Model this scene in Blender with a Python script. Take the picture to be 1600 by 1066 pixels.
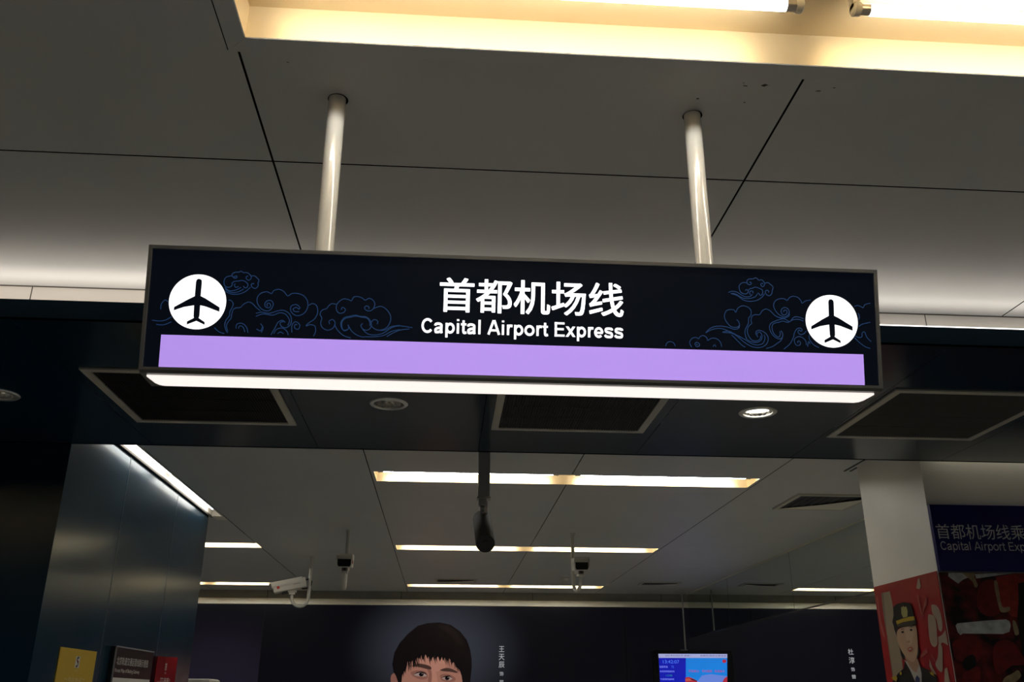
import bpy, bmesh, math, random
from mathutils import Vector, Matrix
from mathutils.geometry import tessellate_polygon
random.seed(7)
for o in list(bpy.data.objects):
    bpy.data.objects.remove(o)
SC = bpy.context.scene
COL = SC.collection

# ---------------------------------------------------------------- camera, world, exposure
EYE = 1.6                                   # eye height; the hall floor is z = 0, the ceiling z = 3.0
YAW, PITCH, ROLL = 0.0718547, 0.3755561, 0.0021166
cam_data = bpy.data.cameras.new('camera')
cam_data.sensor_width = 36.0
cam_data.lens = 36.0 * 1418.2 / 1600.0
cam_data.clip_start = 0.05
cam_data.clip_end = 100
camera = bpy.data.objects.new('camera', cam_data)
COL.objects.link(camera)
_f = Vector((math.sin(YAW) * math.cos(PITCH), math.cos(YAW) * math.cos(PITCH), math.sin(PITCH)))
_r = Vector((math.cos(YAW), -math.sin(YAW), 0))
_u = _r.cross(_f)
_c, _s = math.cos(ROLL), math.sin(ROLL)
_r2, _u2 = _c * _r + _s * _u, -_s * _r + _c * _u
camera.matrix_world = Matrix(((_r2.x, _u2.x, -_f.x, 0), (_r2.y, _u2.y, -_f.y, 0), (_r2.z, _u2.z, -_f.z, EYE), (0, 0, 0, 1)))
SC.camera = camera

world = bpy.data.worlds.new('world')
SC.world = world
world.use_nodes = True
world.node_tree.nodes['Background'].inputs['Color'].default_value = (0.5, 0.5, 0.5, 1)
world.node_tree.nodes['Background'].inputs['Strength'].default_value = 0.0

SC.view_settings.view_transform = 'Standard'
SC.view_settings.look = 'None'
SC.view_settings.exposure = 0.0
SC.view_settings.gamma = 1.0
SC.view_settings.use_curve_mapping = False

TUBE = 36.0                                 # radiance of the fluorescent tubes
TUBE_COLOR = (1.0, 0.99, 0.935)
CEIL = 3.0
SOFFIT = 1.222 + EYE                        # underside of the dark portal beam
BEAM_FRONT, BEAM_BACK = 3.0, 4.715

# the cove behind the lip of the beam holds a continuous strip lamp that washes the white fascia
def area_lamp(name, loc, size_x, size_y, power, color, direction):
    d = bpy.data.lights.new(name, 'AREA')
    d.shape = 'RECTANGLE'
    d.size, d.size_y = size_x, size_y
    d.energy, d.color = power, color
    o = bpy.data.objects.new(name, d)
    COL.objects.link(o)
    o.location = loc
    o.rotation_euler = Vector(direction).to_track_quat('-Z', 'Y').to_euler()
    return o
COVE = area_lamp('cove_strip_lamp', (0.3, BEAM_FRONT + 0.040, SOFFIT + 0.072), 8.0, 0.03, 7.9, (1.0, 0.90, 0.80), (0, -0.1, 1))
SLOT = area_lamp('slot_strip_lamp', (4.3, 4.752, CEIL - 0.04), 3.2, 0.03, 1.6, (1.0, 0.9, 0.66), (0, 0, -1))

# ---------------------------------------------------------------- materials
def lin(h):
    if isinstance(h, str):
        v = [int(h[i:i + 2], 16) / 255 for i in (0, 2, 4)]
        return tuple(c / 12.92 if c <= 0.04045 else ((c + 0.055) / 1.055) ** 2.4 for c in v)
    return tuple(h)

def mat(name, color, rough=0.5, metal=0.0, spec=0.5, vary=0.0, scale=6.0, bump=0.0, bump_scale=40.0, emit=None, strength=1.0, coat=0.0, stretch=(1, 1, 1)):
    m = bpy.data.materials.new(name)
    m.use_nodes = True
    nt = m.node_tree
    b = nt.nodes['Principled BSDF']
    c = lin(color)
    b.inputs['Base Color'].default_value = (*c, 1)
    b.inputs['Roughness'].default_value = rough
    b.inputs['Metallic'].default_value = metal
    b.inputs['Specular IOR Level'].default_value = spec
    b.inputs['Coat Weight'].default_value = coat
    tc = nt.nodes.new('ShaderNodeTexCoord')
    mp = nt.nodes.new('ShaderNodeMapping')
    mp.inputs['Scale'].default_value = stretch
    nt.links.new(tc.outputs['Object'], mp.inputs['Vector'])
    if vary:
        n = nt.nodes.new('ShaderNodeTexNoise')
        n.inputs['Scale'].default_value = scale
        n.inputs['Detail'].default_value = 5
        nt.links.new(mp.outputs['Vector'], n.inputs['Vector'])
        r = nt.nodes.new('ShaderNodeMapRange')
        r.inputs['From Min'].default_value, r.inputs['From Max'].default_value = 0.25, 0.75
        r.inputs['To Min'].default_value, r.inputs['To Max'].default_value = 1 - vary, 1 + vary
        nt.links.new(n.outputs['Fac'], r.inputs['Value'])
        x = nt.nodes.new('ShaderNodeMix')
        x.data_type, x.blend_type = 'RGBA', 'MULTIPLY'
        x.inputs[0].default_value = 1
        x.inputs[6].default_value = (*c, 1)
        nt.links.new(r.outputs['Result'], x.inputs[7])
        nt.links.new(x.outputs[2], b.inputs['Base Color'])
    if bump:
        n2 = nt.nodes.new('ShaderNodeTexNoise')
        n2.inputs['Scale'].default_value = bump_scale
        nt.links.new(mp.outputs['Vector'], n2.inputs['Vector'])
        bp = nt.nodes.new('ShaderNodeBump')
        bp.inputs['Strength'].default_value = bump
        bp.inputs['Distance'].default_value = 0.01
        nt.links.new(n2.outputs['Fac'], bp.inputs['Height'])
        nt.links.new(bp.outputs['Normal'], b.inputs['Normal'])
    if emit is not None:
        b.inputs['Emission Color'].default_value = (*lin(emit), 1)
        b.inputs['Emission Strength'].default_value = strength
    return m

M = {}
M['ceiling'] = mat('ceiling_metal_panel', (0.56, 0.567, 0.555), rough=0.42, spec=0.36, vary=0.03, scale=2.5)
M['seam'] = mat('dark_joint', (0.004, 0.004, 0.004), rough=0.9, spec=0.1)
M['fine_joint'] = mat('fine_panel_joint', (0.10, 0.09, 0.08), rough=0.8)
M['trough'] = mat('cream_reflector', (0.53, 0.415, 0.245), rough=0.36, metal=0.5, vary=0.03)
M['tube'] = mat('lit_fluorescent_tube', (0.9, 0.9, 0.9), emit=TUBE_COLOR, strength=TUBE)
M['slot_tube'] = mat('lit_slot_tube', (0.9, 0.9, 0.9), emit=(1, 0.97, 0.95), strength=9.0)
M['cap_metal'] = mat('tube_cap_metal', (0.6, 0.55, 0.48), rough=0.3, metal=1)
M['holder'] = mat('lamp_holder_plastic', (0.75, 0.7, 0.58), rough=0.4)
M['white_panel'] = mat('white_fascia_panel', (0.72, 0.68, 0.62), rough=0.4, vary=0.02)
M['navy'] = mat('dark_blue_gloss_panel', (0.004, 0.021, 0.040), rough=0.2, spec=0.26, vary=0.25, scale=1.5)
M['steel'] = mat('blue_grey_metal_panel', (0.024, 0.078, 0.130), rough=0.19, metal=0.4, spec=0.45, vary=0.2, scale=3, bump=0.02, bump_scale=14, stretch=(1, 1, 0.15))
M['vent_frame'] = mat('vent_frame_paint', (0.50, 0.48, 0.41), rough=0.5, vary=0.08)
M['vent_dark'] = mat('vent_slat_paint', (0.035, 0.034, 0.03), rough=0.6)
M['black'] = mat('matt_black', (0.006, 0.006, 0.007), rough=0.6, spec=0.2)
M['chrome'] = mat('downlight_chrome', (0.75, 0.73, 0.7), rough=0.12, metal=1)
M['trim_metal'] = mat('downlight_trim', (0.72, 0.71, 0.68), rough=0.35, metal=0.7)
M['lamp_on'] = mat('lit_lamp_glass', (0.9, 0.9, 0.85), emit=(1, 0.95, 0.82), strength=5.0)
M['lamp_dim'] = mat('dim_lamp_glass', (0.8, 0.75, 0.65), emit=(1, 0.9, 0.7), strength=0.12)
M['lamp_off'] = mat('unlit_lamp_glass', (0.6, 0.6, 0.6), rough=0.15)
M['rod'] = mat('white_enamel_rod', (0.72, 0.69, 0.62), rough=0.14, spec=0.6, coat=0.4)
M['sign_case'] = mat('sign_case_aluminium', (0.17, 0.165, 0.155), rough=0.35, metal=0.5)
M['sign_frame'] = mat('sign_frame_aluminium', (0.32, 0.315, 0.30), rough=0.32, metal=0.6)
M['sign_black'] = mat('black_sign_acrylic', (0.003, 0.0045, 0.009), rough=0.18, spec=0.3, emit=(0.25, 0.4, 0.75), strength=0.006)
M['sign_white'] = mat('lit_white_lettering', (0.8, 0.8, 0.8), emit=(1, 0.99, 1), strength=1.15)
M['sign_violet'] = mat('lit_violet_band', (0.3, 0.2, 0.5), rough=0.2, emit='B592EC', strength=0.93)
M['sign_blue_line'] = mat('blue_cloud_line', (0.01, 0.03, 0.1), emit=(0.10, 0.33, 0.95), strength=0.09)
M['sign_diffuser'] = mat('lit_sign_diffuser', (0.8, 0.8, 0.8), emit=(1, 0.92, 0.86), strength=0.98)
M['wall_white'] = mat('white_wall_panel', (0.86, 0.845, 0.80), rough=0.45, vary=0.05, scale=3)
M['wall_grey'] = mat('grey_wall_panel', (0.30, 0.30, 0.27), rough=0.5, vary=0.08)
M['wall_dark'] = mat('dark_hall_wall', (0.45, 0.445, 0.42), rough=0.6, vary=0.1)
M['cream_trim'] = mat('cream_ledge', (0.78, 0.74, 0.60), rough=0.4)
M['cam_white'] = mat('camera_white_paint', (0.62, 0.60, 0.54), rough=0.35)
M['cam_dark'] = mat('camera_dark_paint', (0.15, 0.14, 0.12), rough=0.75, spec=0.15)
M['lens'] = mat('camera_window', (0.003, 0.003, 0.004), rough=0.08)
M['cam_red'] = mat('camera_badge_red', (0.5, 0.05, 0.03), rough=0.4)
M['cable'] = mat('black_cable', (0.01, 0.01, 0.01), rough=0.5)
M['post'] = mat('grey_post_metal', (0.36, 0.36, 0.37), rough=0.45, metal=0.2, vary=0.1, stretch=(1, 1, 0.1))
M['glass'] = mat('mirrored_glass_panel', (0.72, 0.78, 0.75), rough=0.015, metal=1.0, bump=0.02, bump_scale=1.3)
M['glass_edge'] = mat('glass_edge', (0.02, 0.022, 0.022), rough=0.3)

def print_mat(name, color, backlit=0.0, rough=0.4):
    if backlit:
        return mat(name, lin(color), rough=0.25, spec=0.3, emit=color, strength=backlit)
    return mat(name, color, rough=rough)

# ---------------------------------------------------------------- builders
def tag(o, label=None, cat=None, group=None, kind=None):
    if label: o['label'] = label
    if cat: o['category'] = cat
    if group: o['group'] = group
    if kind: o['kind'] = kind
    return o

def thing(name, label, cat, loc=(0, 0, 0), rotz=0.0, group=None):
    o = bpy.data.objects.new(name, None)
    o.empty_display_size = 0.1
    COL.objects.link(o)
    o.location = loc
    o.rotation_euler = (0, 0, rotz)
    return tag(o, label, cat, group)

def obj(name, bm, mats, parent=None, smooth=False, label=None):
    me = bpy.data.meshes.new(name)
    bm.normal_update()
    bm.to_mesh(me)
    bm.free()
    if not isinstance(mats, (list, tuple)):
        mats = [mats]
    for m in mats:
        me.materials.append(M[m] if isinstance(m, str) else m)
    if smooth:
        for p in me.polygons:
            p.use_smooth = True
        try:
            me.set_sharp_from_angle(angle=math.radians(40))
        except Exception:
            pass
    o = bpy.data.objects.new(name, me)
    COL.objects.link(o)
    if parent is not None:
        o.parent = parent
    if label: o['label'] = label
    return o

def struct(name, bm, mats, parent=None, smooth=False):
    o = obj(name, bm, mats, parent, smooth)
    if parent is None: o['kind'] = 'structure'
    return o

def dup(root, loc, rotz=None, label=None):
    r = root.copy()
    COL.objects.link(r)
    r.location = loc
    if rotz is not None: r.rotation_euler = (0, 0, rotz)
    if label: r['label'] = label
    for ch in list(root.children):
        c = ch.copy()
        COL.objects.link(c)
        c.parent = r
        for g in list(ch.children):
            d = g.copy()
            COL.objects.link(d)
            d.parent = c
    return r

def BM():
    return bmesh.new()

def box(bm, x0, x1, y0, y1, z0, z1, mi=0, bevel=0.0):
    v = [bm.verts.new(p) for p in ((x0, y0, z0), (x1, y0, z0), (x1, y1, z0), (x0, y1, z0), (x0, y0, z1), (x1, y0, z1), (x1, y1, z1), (x0, y1, z1))]
    fs = [bm.faces.new([v[i] for i in q]) for q in ((3, 2, 1, 0), (4, 5, 6, 7), (0, 1, 5, 4), (1, 2, 6, 5), (2, 3, 7, 6), (3, 0, 4, 7))]
    for f in fs: f.material_index = mi
    if bevel:
        es = list({e for f in fs for e in f.edges})
        r = bmesh.ops.bevel(bm, geom=es, offset=bevel, segments=2, affect='EDGES', profile=0.5)
        for f in r['faces']: f.material_index = mi
    return bm

def prism(bm, profile, x0, x1, mi=0):
    """a (y, z) profile pushed along x"""
    a = [bm.verts.new((x0, y, z)) for y, z in profile]
    b = [bm.verts.new((x1, y, z)) for y, z in profile]
    n = len(profile)
    fs = [bm.faces.new(a), bm.faces.new(b[::-1])]
    for i in range(n):
        fs.append(bm.faces.new((a[i], b[i], b[(i + 1) % n], a[(i + 1) % n])))
    for f in fs: f.material_index = mi
    bmesh.ops.recalc_face_normals(bm, faces=fs)
    return bm

def frame_axes(d):
    d = d.normalized()
    t = Vector((0, 0, 1)) if abs(d.z) < 0.9 else Vector((1, 0, 0))
    a = d.cross(t).normalized()
    return a, d.cross(a).normalized()

def tube(bm, pts, r, n=16, mi=0, cap=True):
    pts = [Vector(p) for p in pts]
    rings = []
    a = None
    for i, p in enumerate(pts):
        d = (pts[min(i + 1, len(pts) - 1)] - pts[max(i - 1, 0)]).normalized()
        if a is None:
            a, b = frame_axes(d)
        else:
            a = (a - d * a.dot(d)).normalized()
            b = d.cross(a)
        rr = r[i] if isinstance(r, (list, tuple)) else r
        rings.append([bm.verts.new(p + rr * (math.cos(2 * math.pi * k / n) * a + math.sin(2 * math.pi * k / n) * b)) for k in range(n)])
    fs = []
    for p, q in zip(rings, rings[1:]):
        for k in range(n):
            fs.append(bm.faces.new((p[k], p[(k + 1) % n], q[(k + 1) % n], q[k])))
    if cap:
        fs.append(bm.faces.new(rings[0][::-1]))
        fs.append(bm.faces.new(rings[-1]))
    for f in fs: f.material_index = mi
    bmesh.ops.recalc_face_normals(bm, faces=fs)
    return bm

def lathe(bm, prof, n=32, mi=0):
    """(radius, z) profile turned about the z axis"""
    rings = [[bm.verts.new((max(r, 1e-4) * math.cos(2 * math.pi * k / n), max(r, 1e-4) * math.sin(2 * math.pi * k / n), z)) for k in range(n)] for r, z in prof]
    for p, q in zip(rings, rings[1:]):
        for k in range(n):
            bm.faces.new((p[k], p[(k + 1) % n], q[(k + 1) % n], q[k])).material_index = mi
    return bm

def poly(bm, pts3, mi=0):
    vs = [bm.verts.new(p) for p in pts3]
    for t in tessellate_polygon([[Vector(p) for p in pts3]]):
        try:
            bm.faces.new([vs[i] for i in t]).material_index = mi
        except ValueError:
            pass

def ribbon(bm, pts2, w, fn, mi=0):
    """a stroke of width w along the 2-D points, laid on a surface by fn(u, v)"""
    pts = [Vector(p) for p in pts2]
    L = []
    for i, p in enumerate(pts):
        d = pts[min(i + 1, len(pts) - 1)] - pts[max(i - 1, 0)]
        if d.length < 1e-7: continue
        d.normalize()
        n = Vector((-d.y, d.x)) * (w / 2)
        L.append((bm.verts.new(fn(*(p + n))), bm.verts.new(fn(*(p - n)))))
    for (a, b), (c, d) in zip(L, L[1:]):
        bm.faces.new((a, b, d, c)).material_index = mi

def spline(pts, n=5):
    P = [Vector(p) for p in pts]
    out = []
    for i in range(len(P) - 1):
        a, b, c, d = P[max(i - 1, 0)], P[i], P[i + 1], P[min(i + 2, len(P) - 1)]
        for k in range(n):
            t = k / n
            out.append(0.5 * (2 * b + (c - a) * t + (2 * a - 5 * b + 4 * c - d) * t * t + (3 * b - a - 3 * c + d) * t ** 3))
    return out + [P[-1]]

_glyphs = {}
def glyphs(body, bold=0.0, spacing=1.0, line=1.0):
    """letter shapes of BODY as flat triangles, font size 1"""
    key = (body, bold, spacing, line)
    if key not in _glyphs:
        c = bpy.data.curves.new('lettering', 'FONT')
        c.body, c.offset, c.space_character, c.space_line = body, bold, spacing, line
        c.resolution_u = 4
        o = bpy.data.objects.new('lettering', c)
        COL.objects.link(o)
        dg = bpy.context.evaluated_depsgraph_get()
        dg.update()
        me = bpy.data.meshes.new_from_object(o.evaluated_get(dg))
        vs = [tuple(v.co[:2]) for v in me.vertices]
        fs = [tuple(p.vertices) for p in me.polygons]
        bpy.data.objects.remove(o)
        bpy.data.curves.remove(c)
        bpy.data.meshes.remove(me)
        _glyphs[key] = (vs, fs)
    return _glyphs[key]

def letters(bm, body, fn, u0, u1, v0, v1, bold=0.0, mi=0, spacing=1.0, line=1.0):
    if bold:                                  # heavier strokes: the letter shapes laid over one another, a little apart
        e = bold * (v1 - v0)                   # only for letters that give off light
        for i, j in ((-1, -1), (-1, 0), (-1, 1), (0, -1), (0, 0), (0, 1), (1, -1), (1, 0), (1, 1)):
            letters(bm, body, lambda u, v: fn(u + i * e, v + j * e), u0 + e, None if u1 is None else u1 - e, v0 + e, v1 - e, 0.0, mi, spacing, line)
        return
    """BODY fitted into the rectangle u0..u1, v0..v1 of the surface fn(u, v); u1 None keeps the letters' own proportions"""
    vs, fs = glyphs(body, bold, spacing, line)
    xs, ys = [p[0] for p in vs], [p[1] for p in vs]
    sy = (v1 - v0) / (max(ys) - min(ys))
    sx = sy if u1 is None else (u1 - u0) / (max(xs) - min(xs))
    nv = [bm.verts.new(fn(u0 + (x - min(xs)) * sx, v0 + (y - min(ys)) * sy)) for x, y in vs]
    for f in fs:
        try:
            bm.faces.new([nv[i] for i in f]).material_index = mi
        except ValueError:
            pass

# a plain grotesque drawn as strokes: width, then centre lines; '#' marks a filled outline (units of the capital height)
def _arc(cx, cy, rx, ry, a0, a1, n=24):
    return [(cx + rx * math.cos(math.radians(a0 + (a1 - a0) * k / n)), cy + ry * math.sin(math.radians(a0 + (a1 - a0) * k / n))) for k in range(n + 1)]
def grotesque(c, w):
    k = w / 2
    bar = lambda x0, x1, y: [(x0, y), (x1, y)]
    cr = lambda pts: [tuple(p) for p in spline(pts, 6)]
    return {
        ' ': (0.39, []),
        'C': (1.008, [_arc(0.53, 0.5, 0.455 - k, 0.515 - k, 38, 322, 40)]),
        'a': (0.777, [cr([(0.06 + k * .6, 0.51), (0.14, 0.61), (0.24, 0.735 - k), (0.37, 0.74 - k), (0.52, 0.70 - k), (0.66 - k, 0.54), (0.66 - k, 0.40), (0.665 - k, 0.12), (0.70 - k, 0.0)]),
                      cr([(0.66 - k, 0.42), (0.45, 0.375), (0.25, 0.33), (0.05 + k, 0.25), (0.05 + k, 0.14), (0.17, 0.01 + k * .75), (0.30, -0.012 + k), (0.45, 0.02 + k), (0.66 - k, 0.22)])]),
        'p': (0.853, [[(0.10 + k, -0.28), (0.10 + k, 0.725)], _arc(0.46, 0.3625, 0.345 - k, 0.378 - k, 0, 360, 40)]),
        'i': (0.388, [[(0.1 + k, 0), (0.1 + k, 0.725)], [(0.1 + k, 0.87), (0.1 + k, 1.0)]]),
        'l': (0.388, [[(0.1 + k, 0), (0.1 + k, 1.0)]]),
        't': (0.465, [cr([(0.13 + k, 0.93), (0.13 + k, 0.70), (0.13 + k, 0.22), (0.17 + k, -0.01 + k), (0.28 + k, -0.01 + k), (0.45, 0.01 + k)]), bar(0.02, 0.44, 0.725 - k * .8)]),
        'A': (1.008, [[(0.0 + k * 1.1, 0), (0.504 - k * .25, 1.0)], [(1.008 - k * 1.1, 0), (0.504 + k * .25, 1.0)], bar(0.22, 0.79, 0.30)]),
        'r': (0.543, [[(0.1 + k, 0), (0.1 + k, 0.725)], cr([(0.1 + k, 0.42), (0.16 + k, 0.57), (0.33, 0.735 - k), (0.52, 0.725 - k)])]),
        'o': (0.853, [_arc(0.426, 0.3625, 0.39 - k, 0.38 - k, 0, 360, 40)]),
        'E': (0.931, [[(0.1 + k, 0), (0.1 + k, 1.0)], bar(0.1, 0.85, 1 - k * .86), bar(0.1, 0.80, 0.52), bar(0.1, 0.87, k * .86)]),
        'x': (0.777, [['#', (0.0, 0), (2.5 * k, 0), (0.765, 0.725), (0.765 - 2.5 * k, 0.725)], ['#', (0.0 + 0.012, 0.725), (2.5 * k + 0.012, 0.725), (0.777, 0), (0.777 - 2.5 * k, 0)]]),
        'e': (0.777, [_arc(0.388, 0.3625, 0.355 - k, 0.38 - k, -4, 316, 40), bar(0.08, 0.70, 0.345)]),
        's': (0.777, [cr([(0.69 - k * .6, 0.53), (0.60, 0.735 - k * 1.3), (0.40, 0.74 - k), (0.20, 0.735 - k * 1.2), (0.06 + k, 0.54), (0.2, 0.43), (0.40, 0.375), (0.58, 0.32), (0.715 - k, 0.20), (0.58, -0.012 + k * 1.2), (0.38, -0.014 + k), (0.18, -0.01 + k * 1.3), (0.04 + k * .6, 0.21)])]),
    }[c]
def grotesque_line(bm, body, fn, u0, u1, v0, v1, w=0.2, mi=0):
    total = sum(grotesque(c, w)[0] for c in body)
    sy = v1 - v0
    sx = sy if u1 is None else (u1 - u0) / total
    x = 0.0
    for c in body:
        adv, parts = grotesque(c, w)
        for pts in parts:
            place = lambda p, q: fn(u0 + (x + p) * sx, v0 + q * sy)
            if pts[0] == '#':
                poly(bm, [place(*p) for p in pts[1:]], mi)
            else:
                flat = len(pts) == 2 and abs(pts[0][1] - pts[1][1]) < 1e-6
                ribbon(bm, pts, w * (0.84 if flat else 1.0), place, mi)
        x += adv

def print_layers(bm, art, fn, names, step=0.0004):
    """flat printed shapes, one above the other by STEP; fn(u, v, height)"""
    for i, (c, pts) in enumerate(art):
        h = step * (i + 1)
        poly(bm, [fn(u / 1000, v / 1000, h) for u, v in pts], names.index(c))

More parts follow.
